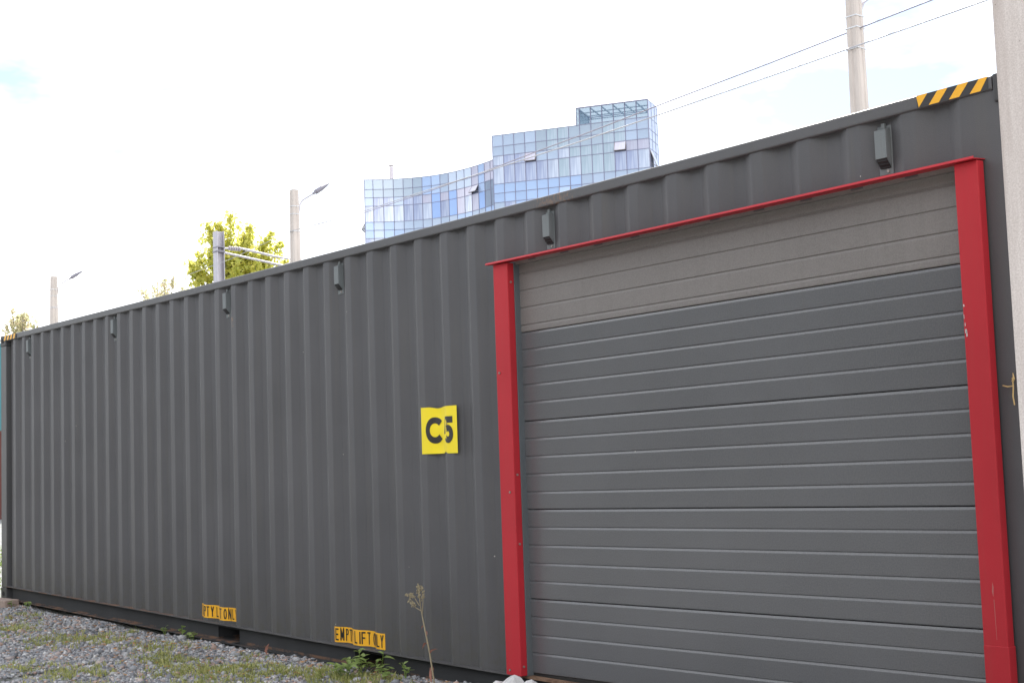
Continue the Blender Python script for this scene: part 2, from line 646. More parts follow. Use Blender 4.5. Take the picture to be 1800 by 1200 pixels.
DX0, DX1, DZ0, DZ1 = 8.955, 12.06, 0.15, 2.545
mb = MB()
sheet(mb, cut(prof, 0.15, DX0), 0.128, 2.85)
sheet(mb, cut(prof, DX0, DX1), DZ1, 2.85)
sheet(mb, cut(prof, DX1, 12.25), 0.128, 2.85)
mb.build('side_panel', M['paint'], container, fn=sg)
# far side, ends, roof, floor
mb = MB()
sheet(mb, [(x, W - y) for x, y in cut(prof, 0.15, 12.25)], 0.128, 2.85)
mb.build('side_panel', M['paint'], container, fn=sg)
for xe, s in ((-0.04, 1), (L - 0.03, -1)):
    mb = MB()
    y = 0.12
    pts = [(xe, 0.1)]
    while y < W - 0.25:
        pts += [(xe, y), (xe + s * 0.036, y + 0.05), (xe + s * 0.036, y + 0.12), (xe, y + 0.17)]
        y += 0.22
    pts.append((xe, W - 0.1))
    i = len(mb.v)
    for k in range(len(pts) - 1):
        a, b = pts[k], pts[k + 1]
        mb.poly([(a[0], a[1], 0.1), (b[0], b[1], 0.1), (b[0], b[1], 2.86), (a[0], a[1], 2.86)])
    mb.build('end_panel', M['paint'], container)
mb = MB()
mb.extrude_x([(0.03, 2.872), (W - 0.03, 2.872), (W - 0.03, 2.866), (0.03, 2.866)], -0.03, L - 0.05, xs=xs_between(0.05, L - 0.05))
mb.build('roof', M['paint'], container, fn=sg)
mb = MB()
mb.extrude_x([(0.06, 0.10), (0.06, 0.128), (W - 0.06, 0.128), (W - 0.06, 0.10)], 0.05, L - 0.05, xs=xs_between(0.05, L - 0.05))
mb.build('floor', M['dark'], container, fn=sg)

# top rails: 60 mm square tube with rounded corners
def rounded(y0, y1, z0, z1, r, seg=4):
    out = []
    for cy, cz, a0 in ((y1 - r, z1 - r, 0), (y0 + r, z1 - r, 90), (y0 + r, z0 + r, 180), (y1 - r, z0 + r, 270)):
        for k in range(seg + 1):
            a = R(a0 + 90 * k / seg)
            out.append((cy + r * math.cos(a), cz + r * math.sin(a)))
    return out


for y0 in (0.002, W - 0.062):
    mb = MB()
    mb.extrude_x(rounded(y0, y0 + 0.06, 2.834, 2.894, 0.009), 0.10, L - 0.17, xs=xs_between(0.10, L - 0.17))
    mb.build('top_rail', M['rail'], container, fn=sg)
for x0 in (-0.068, L - 0.062):
    for z0, z1 in ((2.83, 2.892), (0.0, 0.13)):
        mb = MB()
        mb.box((x0, 0.16, z0), (x0 + 0.06, W - 0.16, z1), bev=0.006)
        mb.build('end_rail', M['rail'], container)

# bottom rail: channel open to the outside, with two fork pockets
PK = ((5.06, 5.42), (7.11, 7.47))
mb = MB()
segs, a = [], 0.16
for p0, p1 in PK:
    segs.append((a, p0))
    a = p1
segs.append((a, L - 0.16))
for a, b in segs:
    mb.extrude_x([(0.046, 0.0), (0.046, 0.132), (0.052, 0.132), (0.052, 0.0)], a, b, xs=xs_between(a, b))
mb.build('bottom_rail', [M['bottom']], container, fn=sg)
rail_ob = container.children[-1]
mb = MB()
mb.extrude_x([(-0.006, 0.131), (-0.006, 0.139), (0.056, 0.139), (0.056, 0.131)], 0.10, DX0 - 0.03, xs=xs_between(0.10, DX0 - 0.03))
mb.build('top_flange', M['bottom_top'], rail_ob, fn=sg)
mb = MB()
mb.extrude_x([(0.0, -0.008), (0.0, 0.001), (0.055, 0.001), (0.055, -0.008)], 0.16, L - 0.16, xs=xs_between(0.16, L - 0.16))
mb.build('bottom_flange', M['bottom'], rail_ob, fn=sg)
for p0, p1 in PK:
    mb = MB()
    t = 0.006
    mb.box((p0 - t, 0.047, 0.002), (p0, W - 0.04, 0.110))
    mb.box((p1, 0.047, 0.002), (p1 + t, W - 0.04, 0.110))
    mb.box((p0, 0.047, 0.105), (p1, W - 0.04, 0.110))
    mb.box((p0, 0.004, 0.0025), (p1, W - 0.04, 0.009))
    mb.box((p0, 0.5, 0.009), (p1, 0.51, 0.105))
    mb.build('fork_pocket', M['bottom'], container, fn=sg)

# posts and castings
for x0, x1 in ((-0.07, 0.10), (L - 0.085, L)):
    for y0, y1 in ((0.0, 0.12), (W - 0.12, W)):
        mb = MB()
        mb.box((x0, y0 + 0.003, 0.118), (x1, y1 - 0.003, 2.778), bev=0.006)
        mb.build('corner_post', M['post'], container)


def casting(x0, x1, y0, y1, z0, z1, front):
    o_mb = MB()
    o_mb.box((x0, y0, z0), (x1, y1, z1), bev=0.008)
    o = o_mb.build('corner_casting', M['casting'], container)
    h = MB()
    cx, cz = (x0 + x1) / 2, (z0 + z1) / 2
    yy = y0 - 0.001 if front else y1 + 0.001
    pts = []
    for k in range(16):
        t = 2 * math.pi * k / 16
        pts.append((cx + 0.04 * math.cos(t), yy, cz + 0.026 * math.sin(t)))
    h.poly(pts if front else pts[::-1])
    h.build('casting_hole', M['dark'], o)


for x0, x1 in ((-0.073, 0.105), (L - 0.165, L + 0.003)):
    for y0, y1, fr in ((-0.003, 0.14, True), (W - 0.14, W + 0.003, False)):
        casting(x0, x1, y0, y1, 2.779, 2.897, fr)
        casting(x0, x1, y0, y1, -0.012, 0.117, fr)

# vents in the recesses under the top rail
def vent_mesh():
    m = MB()
    m.box((-0.036, -0.004, -0.115), (0.036, 0.0, 0.105), bev=0.0015)
    w = 0.029
    f, zt, zb = -0.040, 0.082, -0.045
    A = lambda x, y, z: (x, y, z)
    for s in (-1, 1):
        pts = [A(s * w, -0.003, 0.094), A(s * w, f, zt), A(s * w, f, zb), A(s * w, -0.003, -0.086)]
        m.poly(pts if s > 0 else pts[::-1])
    m.poly([A(-w, -0.003, 0.094), A(w, -0.003, 0.094), A(w, f, zt), A(-w, f, zt)][::-1])
    m.poly([A(-w, f, zt), A(w, f, zt), A(w, f, zb), A(-w, f, zb)][::-1])
    m.box((-0.008, -0.016, 0.090), (0.010, -0.002, 0.116), bev=0.002)
    m.box((w - 0.003, f - 0.002, zb), (w + 0.002, f + 0.01, zt))
    return m.mesh('vent', M['vent'])


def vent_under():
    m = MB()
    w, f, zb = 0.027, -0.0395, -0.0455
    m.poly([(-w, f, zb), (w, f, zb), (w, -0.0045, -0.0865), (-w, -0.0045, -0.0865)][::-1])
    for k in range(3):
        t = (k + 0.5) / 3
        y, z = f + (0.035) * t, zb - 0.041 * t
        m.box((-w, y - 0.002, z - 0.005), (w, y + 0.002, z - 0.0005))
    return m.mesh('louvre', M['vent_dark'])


def bolt_mesh():
    m = MB()
    m.tube([(0, 0.0, 0), (0, -0.006, 0)], 0.007, 6)
    return m.mesh('bolt', M['bolt'])


vm, vu, bm_ = vent_mesh(), vent_under(), bolt_mesh()
for k in (1, 9, 17, 23, 31, 39):
    x = P0 + k * PP + 0.1787
    o = link('vent', vm, container, (x, YI - 0.0005, 2.703 + sag(x)))
    link('louvre', vu, o)
    link('bolt', bm_, o, (0.012, -0.004, -0.1))

# ------------------------------------------------------------------ lettering
def arc(cx, cy, rx, ry, a0, a1, n=14):
    return [(cx + rx * math.cos(R(a0 + (a1 - a0) * k / n)), cy + ry * math.sin(R(a0 + (a1 - a0) * k / n))) for k in range(n + 1)]


T_ = 0.16   # stroke of the condensed capitals, in cap heights
def glyph(ch, w, t):
    """Strokes of a capital in a box w wide and 1 high, as centre lines."""
    h = t / 2
    if ch == 'E':
        return [[(h, 0), (h, 1)], [(t, h), (w, h)], [(t, 0.5), (w * 0.92, 0.5)], [(t, 1 - h), (w, 1 - h)]]
    if ch == 'F':
        return [[(h, 0), (h, 1)], [(t, 0.5), (w * 0.9, 0.5)], [(t, 1 - h), (w, 1 - h)]]
    if ch == 'L':
        return [[(h, 0), (h, 1)], [(t, h), (w, h)]]
    if ch == 'I':
        return [[(w / 2, 0), (w / 2, 1)]]
    if ch == 'T':
        return [[(0, 1 - h), (w, 1 - h)], [(w / 2, 0), (w / 2, 1 - t)]]
    if ch == 'P':
        return [[(h, 0), (h, 1)], [(t, 1 - h), (w * 0.6, 1 - h)] + arc(w * 0.6, 0.74, w * 0.4 - h, 0.26 - h, 80, -80, 8) + [(w * 0.6, 0.48 + h), (t, 0.48 + h)]]
    if ch == 'Y':
        return [[(w / 2, 0), (w / 2, 0.46)], [(h * 0.8, 1), (w / 2, 0.46), (w - h * 0.8, 1)]]
    if ch == 'M':
        return [[(h, 0), (h, 1), (w / 2, 0.25), (w - h, 1), (w - h, 0)]]
    if ch == 'N':
        return [[(h, 0), (h, 1), (w - h, 0), (w - h, 1)]]
    if ch == 'O':
        return [arc(w / 2, 0.5, w / 2 - h, 0.5 - h, 90, 450, 24)]
    return []


def stroke_quads(line, t, step):
    """Mitred ribbon along a centre line, cut into short pieces."""
    pts = [Vector(line[0])]
    for a, b in zip(line, line[1:]):
        a, b = Vector(a), Vector(b)
        n = max(1, int((b - a).length / step))
        pts += [a + (b - a) * k / n for k in range(1, n + 1)]
    left, right = [], []
    closed = (pts[0] - pts[-1]).length < 1e-6
    for k, p in enumerate(pts):
        d0 = (p - pts[k - 1]) if k > 0 else ((pts[-1] - pts[-2]) if closed else pts[1] - p)
        d1 = (pts[k + 1] - p) if k < len(pts) - 1 else ((pts[1] - pts[0]) if closed else d0)
        d0, d1 = d0.normalized(), d1.normalized()
        n0, n1 = Vector((-d0.y, d0.x)), Vector((-d1.y, d1.x))
        mdir = (n0 + n1)
        mdir = mdir.normalized() if mdir.length > 1e-6 else n0
        k_ = min(1.0 / max(0.35, mdir.dot(n0)), 2.2)
        left.append(p + mdir * (t / 2) * k_)
        right.append(p - mdir * (t / 2) * k_)
    return [(right[i], right[i + 1], left[i + 1], left[i]) for i in range(len(pts) - 1)]


# surface of the corrugation unrolled: arc length -> point
arcs = [0.0]
for a, b in zip(prof, prof[1:]):
    arcs.append(arcs[-1] + math.dist(a, b))
PXs, PYs = [p[0] for p in prof], [p[1] for p in prof]


def s_of_x(x):
    return float(np.interp(x, PXs, arcs))


def surf(s, z, off):
    x = float(np.interp(s, arcs, PXs))
    y = float(np.interp(s, arcs, PYs))
    x2 = float(np.interp(s + 0.002, arcs, PXs))
    y2 = float(np.interp(s + 0.002, arcs, PYs))
    tx, ty = x2 - x, y2 - y
    q = math.hypot(tx, ty) or 1
    return (x + ty / q * off, y - tx / q * off, z)


def lift_label(s0, z0, text, pitch, height, desc):
    s1 = s0 + pitch * (len(text) - 1.8) + 0.024
    bks = sorted([s0, s1] + [a for a in arcs if s0 < a < s1])
    m = MB()
    for a, b in zip(bks, bks[1:]):
        m.poly([surf(a, z0, 0.001), surf(b, z0, 0.001), surf(b, z0 + height, 0.001), surf(a, z0 + height, 0.001)])
    o = m.build('warning_label', M['orange'], container, fn=sg)
    tag(o, label=desc)
    ch, cw = height * 0.78, pitch * 0.70
    u = s0 + 0.012
    for c in text:
        if c == ' ':
            u += pitch * (0.5 if u < s0 + 6 * pitch else 0.42)
            continue
        t = MB()
        for ln in glyph(c, cw / ch, 0.125):
            for q in stroke_quads(ln, 0.125, 0.07):
                t.poly([surf(u + p.x * ch, z0 + height * 0.12 + p.y * ch, 0.0026) for p in q])
        t.build('letter', M['black_ink'], o, fn=sg)
        u += pitch * (0.62 if c == 'I' else 1.0)


lift_label(s_of_x(P0 + 23 * PP) + 0.038, 0.152, 'EMPTY LIFT ONLY', 0.0475, 0.106, 'orange label reading EMPTY LIFT ONLY')
lift_label(s_of_x(P0 + 16 * PP) - 0.098, 0.166, 'EMPTY LIFT ONLY', 0.0475, 0.105, 'orange label reading EMPTY LIFT ONLY')


# hazard tape on the top rail
def hazard(x0, x1, first, pitch, wid, slant, z0=2.8385, z1=2.8915, yy=0.001):
    m = MB()
    for a, b in zip(xs_between(x0, x1), xs_between(x0, x1)[1:]):
        m.poly([(a, yy, z0), (b, yy, z0), (b, yy, z1), (a, yy, z1)])
    o = m.build('hazard_tape', M['tape_black'], container, fn=sg)
    t = MB()
    x = first
    while x < x1:
        a, b, c, d = x, x + wid, x + wid + slant, x + slant
        if a < x0:
            pts = [(x0, z0 + (z1 - z0) * min(1, max(0, (x0 - a) / slant))), (max(x0, b), z0 if b > x0 else z0 + (z1 - z0) * (x0 - b) / slant), (c, z1), (max(x0, d), z1)]
            if d <= x0:
                pts = [(x0, z1), (x0, z0 + (z1 - z0) * max(0, (x0 - b) / slant))] + ([(b, z0)] if b > x0 else []) + [(c, z1)]
        else:
            pts = [(a, z0), (min(b, x1), z0), (min(c, x1), z1), (min(d, x1), z1)]
        t.poly([(p[0], yy - 0.0007, p[1]) for p in pts])
        x += pitch
    t.build('stripe', M['orange'], o, fn=sg)


hazard(11.81, 12.15, 11.770, 0.098, 0.049, 0.046)
hazard(0.03, 0.44, 0.05, 0.098, 0.05, 0.035, yy=-0.0042)

# ------------------------------------------------------------------ garage door
YD = 0.040


def door_z(x, y, z):
    k = (x - 8.99) * (0.0146 - 0.0066 * (z - 0.58))
    return (x, y, z + sag(x) + k)


seams = [0.135, 0.579, 1.094, 1.608, 2.131, 2.585]
for k in range(5):
    zb, zt = seams[k] + (0.0012 if k else 0.02), seams[k + 1] - 0.0012
    lines = []
    for j in range(1, 5):
        z = seams[k + 1] - 0.1033 * j
        if z > zb + 0.02:
            lines.append(z)
    pr = [(YD + 0.016, zt), (YD + 0.002, zt - 0.001), (YD, zt - 0.004)]
    for z in lines:
        pr += [(YD, z + 0.0055), (YD + 0.0045, z + 0.0025), (YD + 0.0055, z + 0.001), (YD + 0.0005, z - 0.010), (YD, z - 0.012)]
    pr += [(YD, zb + 0.016), (YD + 0.001, zb + 0.013), (YD + 0.013, zb + 0.001), (YD + 0.016, zb)]
    # the joint is chamfered on the upper edge of the section below
    pr[0:3] = [(YD + 0.012, zt), (YD + 0.0055, zt - 0.001), (YD + 0.0005, zt - 0.012), (YD, zt - 0.014)]
    pr[-4:] = [(YD, zb + 0.006), (YD + 0.002, zb + 0.002), (YD + 0.020, zb)]
    full = pr + [(YD + 0.045, zb), (YD + 0.045, zt)]
    m = MB()
    m.extrude_x(full[::-1], 9.0, 12.05)
    o = m.build('door_section', M['door_brown'] if k == 4 else M['door'], container, fn=door_z)
    if k == 4:
        tag(o, label='brownish top section of the garage door')
    elif k == 0:
        s = MB()
        s.extrude_x([(YD + 0.004, 0.118), (YD + 0.004, 0.154), (YD + 0.03, 0.154), (YD + 0.03, 0.118)], 9.0, 12.05)
        s.build('bottom_seal', M['rubber'], o, fn=door_z)
mb = MB()
mb.box((8.95, YD + 0.05, 0.14), (12.1, YD + 0.07, 2.6))
mb.build('door_backing', M['dark'], container, fn=sg)
mb = MB()
mb.box((9.03, 0.0125, 2.535), (12.0, 0.060, 2.566))
mb.build('door_header', M['door_brown'], container, fn=sg)
mb = MB()
mb.box((8.965, 0.0, 0.142), (9.032, YD + 0.046, 2.548), bev=0.003)
mb.build('door_track', M['track'], container, fn=sg)
mb = MB()
mb.extrude_x([(0.0, 0.128), (0.0, 0.142), (0.10, 0.142), (0.10, 0.128)], 8.93, 12.1, xs=xs_between(8.93, 12.1))
mb.build('door_sill', M['sill'], container, fn=sg)

mb = MB()
mb.box((8.897, -0.050, 0.146), (9.031, -0.0005, 2.545), bev=0.004)
jl = mb.build('door_jamb', M['red'], container, fn=sg)
for x, z in ((8.935, 0.175), (8.99, 1.2), (8.93, 1.9)):
    link('bolt', bm_, jl, (x, -0.050, z + sag(x)))
for z in (0.20, 0.9, 1.30, 2.43):
    link('bolt', bm_, jl, (9.031, -0.028, z - 0.018), (0, 0, R(90)))
mb = MB()
mb.box((12.000, -0.050, 0.50), (12.108, -0.0005, 2.547), bev=0.004)
mb.box((12.0005, -0.0518, 0.146), (12.112, -0.0008, 0.575), bev=0.002)
jr = mb.build('door_jamb', M['red'], container, fn=sg)
# scuffs on the right jamb: flaked paint on the inner edge, a long scratch
for (x, z, w, h) in ((12.004, 1.95, 0.006, 0.012), (12.006, 1.84, 0.008, 0.02), (12.010, 1.825, 0.006, 0.03), (12.006, 1.87, 0.004, 0.015), (12.003, 1.90, 0.003, 0.02)):
    mb = MB()
    mb.poly([(x, -0.0506, z), (x + w, -0.0506, z + h * 0.1), (x + w * 0.7, -0.0506, z + h), (x + w * 0.1, -0.0506, z + h * 0.8)])
    mb.build('paint_chip', M['boulder'], jr, fn=sg)
mb = MB()
mb.poly([(12.058, -0.0505, 0.76), (12.0605, -0.0505, 0.60), (12.062, -0.0505, 0.60), (12.061, -0.0505, 0.76)])
mb.poly([(12.053, -0.0505, 0.79), (12.058, -0.0505, 0.77), (12.061, -0.0505, 0.81), (12.057, -0.0505, 0.83)])
mb.build('scratch', simple('scratch', (0.42, 0.13, 0.12), 0.6), jr, fn=sg)
# drip flashing over the door
mb = MB()
mb.extrude_x([(-0.079, 2.5490), (-0.0735, 2.5600), (-0.0720, 2.5600), (-0.0760, 2.5517), (YO - 0.001, 2.5580), (YO, 2.5545), (-0.075, 2.5475)], 8.857, 12.108,
             xs=xs_between(8.857, 12.108))
mb.build('door_lintel', M['red'], container, fn=sg)

# dry straw caught on the right end of the wall
sb = MB()
sb.tube([(0, 0, 0.045), (0.004, -0.003, 0.01), (0.0, -0.004, -0.03), (0.004, -0.003, -0.065)], 0.0028, 5)
sb.tube([(0.002, -0.003, 0.012), (-0.02, -0.006, 0.010), (-0.042, -0.004, 0.016)], 0.0025, 5)
sb.tube([(0.002, -0.003, 0.03), (0.010, -0.006, 0.04), (0.006, -0.004, 0.065)], [0.005, 0.005, 0.001], 5)
tag(sb.build('dry_straw', M['straw'], loc=(12.172, 0.0015, 1.60)), 'sprig of dry straw stuck on the grey wall beside the right red door jamb', 'straw')

# ------------------------------------------------------------------ C5 paper sign
sign = empty('paper_sign', (8.22, 0.0, 1.44))
tag(sign, 'yellow paper sign with black C5 taped on the corrugated wall left of the door', 'sign')
sx = np.array([0.0, 0.055, 0.10, 0.14, 0.19, 0.235, 0.262, 0.30, 0.385]) + 8.030
sy = np.array([0.0085, 0.0085, 0.013, 0.023, 0.031, 0.023, 0.010, 0.0085, 0.0075])
us = np.linspace(0, 1, 81)
fx = np.interp(us, np.linspace(0, 1, len(sx)), sx)
fy = np.interp(us, np.linspace(0, 1, len(sx)), sy)
ker = np.ones(11) / 11
fy2 = np.convolve(np.pad(fy, 5, mode='edge'), ker, 'valid')
al = np.concatenate([[0], np.cumsum(np.hypot(np.diff(fx), np.diff(fy2)))])
PW = al[-1]
ZB, ZT = 1.439, 1.736


def paper(s, z, off):
    x = float(np.interp(s, al, fx))
    v = (z - ZB) / (ZT - ZB)
    # the sheet sags more at its top and bottom edge where it spans the recess
    dip = math.exp(-((s - 0.165) / 0.05) ** 2)
    y = float(np.interp(s, al, fy2)) + 0.004 * dip * math.sin(v * 9)
    zz = z - 0.010 * dip * max(0, v - 0.7) / 0.3 - 0.012 * math.exp(-((s - 0.25) / 0.02) ** 2) * (max(0, 0.12 - v) / 0.12) * -1
    return (x - 8.22, y - off, zz + sag(8.2) - 1.44)


m = MB()
ns, nz = 64, 24
base = len(m.v)
for i in range(ns + 1):
    for j in range(nz + 1):
        m.v.append(paper(PW * i / ns, ZB + (ZT - ZB) * j / nz, 0.0))
for i in range(ns):
    for j in range(nz):
        q = base + i * (nz + 1) + j
        m.f.append((q, q + nz + 1, q + nz + 2, q + 1))
        m.mi.append(0)
m.build('sheet', M['yellow'], sign, smooth=True)
m = MB()
capH = 0.166
u0, z0 = 0.048, ZB + 0.066
tk = 0.245
strokes = [(u0, arc(0.53, 0.5, 0.53 - tk / 2, 0.5 - tk / 2 + 0.01, 40, 320, 34)),
           (u0 + 0.186, [(0.66, 1 - tk / 2), (0.205, 1 - tk / 2), (0.135, 0.50)] + arc(0.34, 0.335, 0.34 - tk / 2, 0.335 - tk / 2 + 0.01, 118, -148, 22))]
for u, ln in strokes:
    for q in stroke_quads(ln, tk, 0.06):
        m.poly([paper(u + p.x * capH, z0 + p.y * capH, 0.0016) for p in q])
m.build('lettering', M['black_ink'], sign)

# ------------------------------------------------------------------ concrete post at the right edge
post = empty('concrete_post', (12.65 + 0.17, -0.8 + 0.17, 0.0))
tag(post, 'tall pale precast concrete post standing in front of the container end', 'post')
mb = MB()
mb.box((-0.17, -0.17, -0.1), (0.17, 0.17, 6.2), bev=0.006)
mb.build('shaft', M['post_concrete'], post)
mb = MB()
mb.box((-0.24, -0.24, -0.12), (0.24, 0.24, 0.06), bev=0.015)
mb.build('footing', M['post_concrete'], post)

# ------------------------------------------------------------------ poles, mast, wires
def lamp_post(x, y, top, label, bands, w_top=0.24, w_bot=0.46, arm_z=None):
    p = empty('lamp_post', (x, y, -0.06))
    tag(p, label, 'lamp post', 'concrete lamp posts beyond the container')
    H_ = top + 0.06
    m = MB()
    n = 9
    for k in range(n):
        a, b = H_ * k / n, H_ * (k + 1) / n
        wa, wb = w_bot + (w_top - w_bot) * k / n, w_bot + (w_top - w_bot) * (k + 1) / n
        def ring(w, z):
            h, c, g = w / 2, w * 0.12, w * 0.06
            return [(-h + c, -h, z), (-g * 2, -h, z), (-g, -h + g, z), (g, -h + g, z), (g * 2, -h, z), (h - c, -h, z), (h, -h + c, z), (h, -g * 2, z), (h - g, -g, z), (h - g, g, z), (h, g * 2, z), (h, h - c, z), (h - c, h, z), (-h + c, h, z), (-h, h - c, z), (-h, -h + c, z)]
        ra, rb = ring(wa, a), ring(wb, b)
        for j in range(16):
            m.poly([ra[j], ra[(j + 1) % 16], rb[(j + 1) % 16], rb[j]])
        if k == n - 1:
            m.poly(rb)
    m.build('shaft', M['concrete'], p)
    for z in bands:
        wz = w_bot + (w_top - w_bot) * (z + 0.06) / H_
        h = wz / 2 + 0.012
        c = MB()
        c.box((-h + 0.004, -h + 0.004, z + 0.06 - 0.012), (h - 0.004, h - 0.004, z + 0.06 + 0.012), bev=0.005)
        c.build('clamp', M['clamp'], p)
    az = (arm_z or top - 0.45) + 0.06
    wz = w_top / 2 + 0.02
    a = MB()
    pts = [(0.04, wz, az - 0.35), (0.04, wz + 0.04, az - 0.05), (0.04, wz + 0.14, az + 0.12), (0.04, wz + 0.55, az + 0.38)]
    a.tube(pts, 0.028, 8)
    a.build('lamp_arm', M['steel'], p)
    hd = MB()
    d = Vector((0, 0.80, 0.52)).normalized()
    up = Vector((1, 0, 0)).cross(d)
    s = Vector(pts[-1])
    rings = [(0.0, 0.045, 0.04), (0.10, 0.05, 0.05), (0.14, 0.10, 0.085), (0.40, 0.11, 0.08), (0.62, 0.075, 0.05), (0.78, 0.025, 0.02)]
    prev = None
    for dist, rw, rh in rings:
        c = s + d * dist
        rr = [tuple(c + Vector((1, 0, 0)) * rw * math.cos(t) + up * rh * math.sin(t)) for t in [2 * math.pi * q / 10 for q in range(10)]]
        if prev:
            for q in range(10):
                hd.poly([prev[q], prev[(q + 1) % 10], rr[(q + 1) % 10], rr[q]])
        else:
            hd.poly(rr[::-1])
        prev = rr
    hd.poly(prev)
    hd.build('lamp_head', M['lamp'], p)
    return p


lamp_post(-0.74, 17.2, 10.75, 'tall concrete lamp post rising behind the container near its right end', (9.92, 9.68, 9.25), w_top=0.25, w_bot=0.42, arm_z=10.15)
lamp_post(-23.22, 17.2, 10.33, 'concrete lamp post right of the yellow-green tree', (9.77, 9.51, 8.93))
lamp_post(-45.2, 17.2, 10.15, 'most distant concrete lamp post, left of the steel mast', (9.55, 9.25, 8.7), w_top=0.27)

mast = empty('catenary_mast', (-29.9, 17.8, -0.06))
tag(mast, 'grey steel mast with a double horizontal bracket in front of the yellow-green tree', 'mast')
mb = MB()
for a, b in (((-0.17, -0.15), (0.17, -0.125)), ((-0.17, 0.125), (0.17, 0.15)), ((-0.02, -0.125), (0.02, 0.125))):
    mb.box((a[0], a[1], 0), (b[0], b[1], 10.05))
mb.build('column', M['steel'], mast)
mb = MB()
mb.box((-0.19, -0.17, 9.25), (0.19, 0.17, 9.31), bev=0.01)
mb.box((-0.19, -0.17, 9.42), (0.19, 0.17, 9.46), bev=0.01)
mb.build('clamp', M['lamp'], mast)
mb = MB()
mb.tube([(0.0, 0.15, 9.42), (0.0, 0.9, 9.47), (0, 1.2, 9.43), (0, 2.3, 9.27), (0, 3.75, 9.12)], [0.035, 0.035, 0.05, 0.04, 0.03], 8)
mb.build('upper_bracket', M['steel'], mast)
mb = MB()
for k in range(5):
    y = 0.42 + k * 0.1
    mb.tube([(0, y, 9.44), (0, y + 0.05, 9.443)], 0.085, 10)
mb.build('insulator', M['insul'], mast)
mb = MB()
mb.tube([(0.0, 0.15, 9.27), (0.0, 1.5, 9.09), (0, 2.75, 8.92)], 0.042, 8)
mb.tube([(0.0, 2.65, 8.93), (0.0, 3.0, 9.05), (0, 3.15, 9.2)], 0.02, 6)
mb.build('lower_bracket', M['steel'], mast)

up_w = [(24.0, 17.2, 10.35), (10.0, 17.2, 10.1), (1.07, 17.2, 9.76), (-0.92, 17.2, 9.65), (-3.01, 17.2, 9.53), (-5.9, 17.2, 9.39), (-8.65, 17.2, 9.24), (-10.79, 17.2, 9.15), (-12.55, 17.2, 9.06), (-15.46, 17.2, 8.95), (-18.91, 17.2, 8.88), (-23.22, 17.03, 8.93)]
lo_w = [(24.0, 17.0, 10.0), (10.0, 17.0, 9.75), (2.24, 17.0, 9.35), (-0.95, 17.0, 9.24), (-3.03, 17.0, 9.17), (-5.91, 17.0, 9.08), (-9.09, 17.0, 9.00), (-12.56, 17.0, 8.96), (-15.88, 17.0, 8.92), (-18.91, 17.0, 8.86), (-23.22, 17.0, 8.92)]


def wire(pts, r, mat, label):
    m = MB()
    m.tube(pts, r, 5, cap=False)
    tag(m.build('overhead_wire', M[mat], smooth=True), label, 'wire')


wire(up_w, [0.0145] * 8 + [0.013, 0.012, 0.010, 0.008], 'wire', 'upper dark overhead wire sloping down from the right lamp post past the glass building')
wire(lo_w, [0.016] * 8 + [0.013, 0.011, 0.009, 0.008], 'wire_light', 'lower pale overhead wire sloping down in front of the glass building')
far_w = [(-23.22, 17.05, 8.93)] + [(-23.22 - 22 * t, 17.05, 8.93 - 0.55 * 4 * t * (1 - t) + 0.0 * t) for t in (0.2, 0.4, 0.6, 0.8)] + [(-45.2, 17.05, 8.72)]
wire(far_w, 0.009, 'wire_light', 'far thin overhead wire spanning between the two distant lamp posts')

# ------------------------------------------------------------------ glass building
bld = empty('glass_office_building', (-75.0, 78.0, -0.06))
tag(bld, 'blue glass office building with a concave curtain wall wing and a taller flat wing', 'building')
ZL = [31.16, 30.08, 29.18, 28.26, 26.51, 25.62, 24.74, 22.96, 22.06, 21.16, 19.38]   # pane levels
ORIG = Vector((-75.0, 78.0, -0.06))


def loc(p):
    return tuple(Vector(p) - ORIG)


lw = [(-104.22, 72.75), (-103.70, 73.52), (-103.08, 74.42), (-102.36, 75.26), (-101.60, 76.03), (-100.78, 76.72), (-99.88, 77.32), (-98.93, 77.85), (-97.90, 78.27), (-96.80, 78.58), (-95.66, 78.80), (-94.48, 78.93), (-93.30, 78.99), (-92.14, 78.98), (-91.0, 78.92), (-89.9, 78.82), (-88.8, 78.68)]
A, B = Vector((-81.36, 72.35)), Vector((-68.17, 79.96))
rw = [tuple(A + (B - A) * k / 14) for k in range(15)]
sd_ = Vector((-0.5, 0.866))
side = [tuple(B), tuple(B + sd_ * 1.12), tuple(B + sd_ * 2.24), tuple(B + sd_ * 3.3 + Vector((-0.04, 0)))]

pane_cache = {}


def pane_mesh(w, h, mat, key):
    k = (round(w, 2), round(h, 2), key)
    if k not in pane_cache:
        m = MB()
        m.box((-w / 2, -0.02, -h / 2), (w / 2, 0.02, h / 2))
        pane_cache[k] = m.mesh('glass_pane', mat)
    return pane_cache[k]


n_panes = [0]


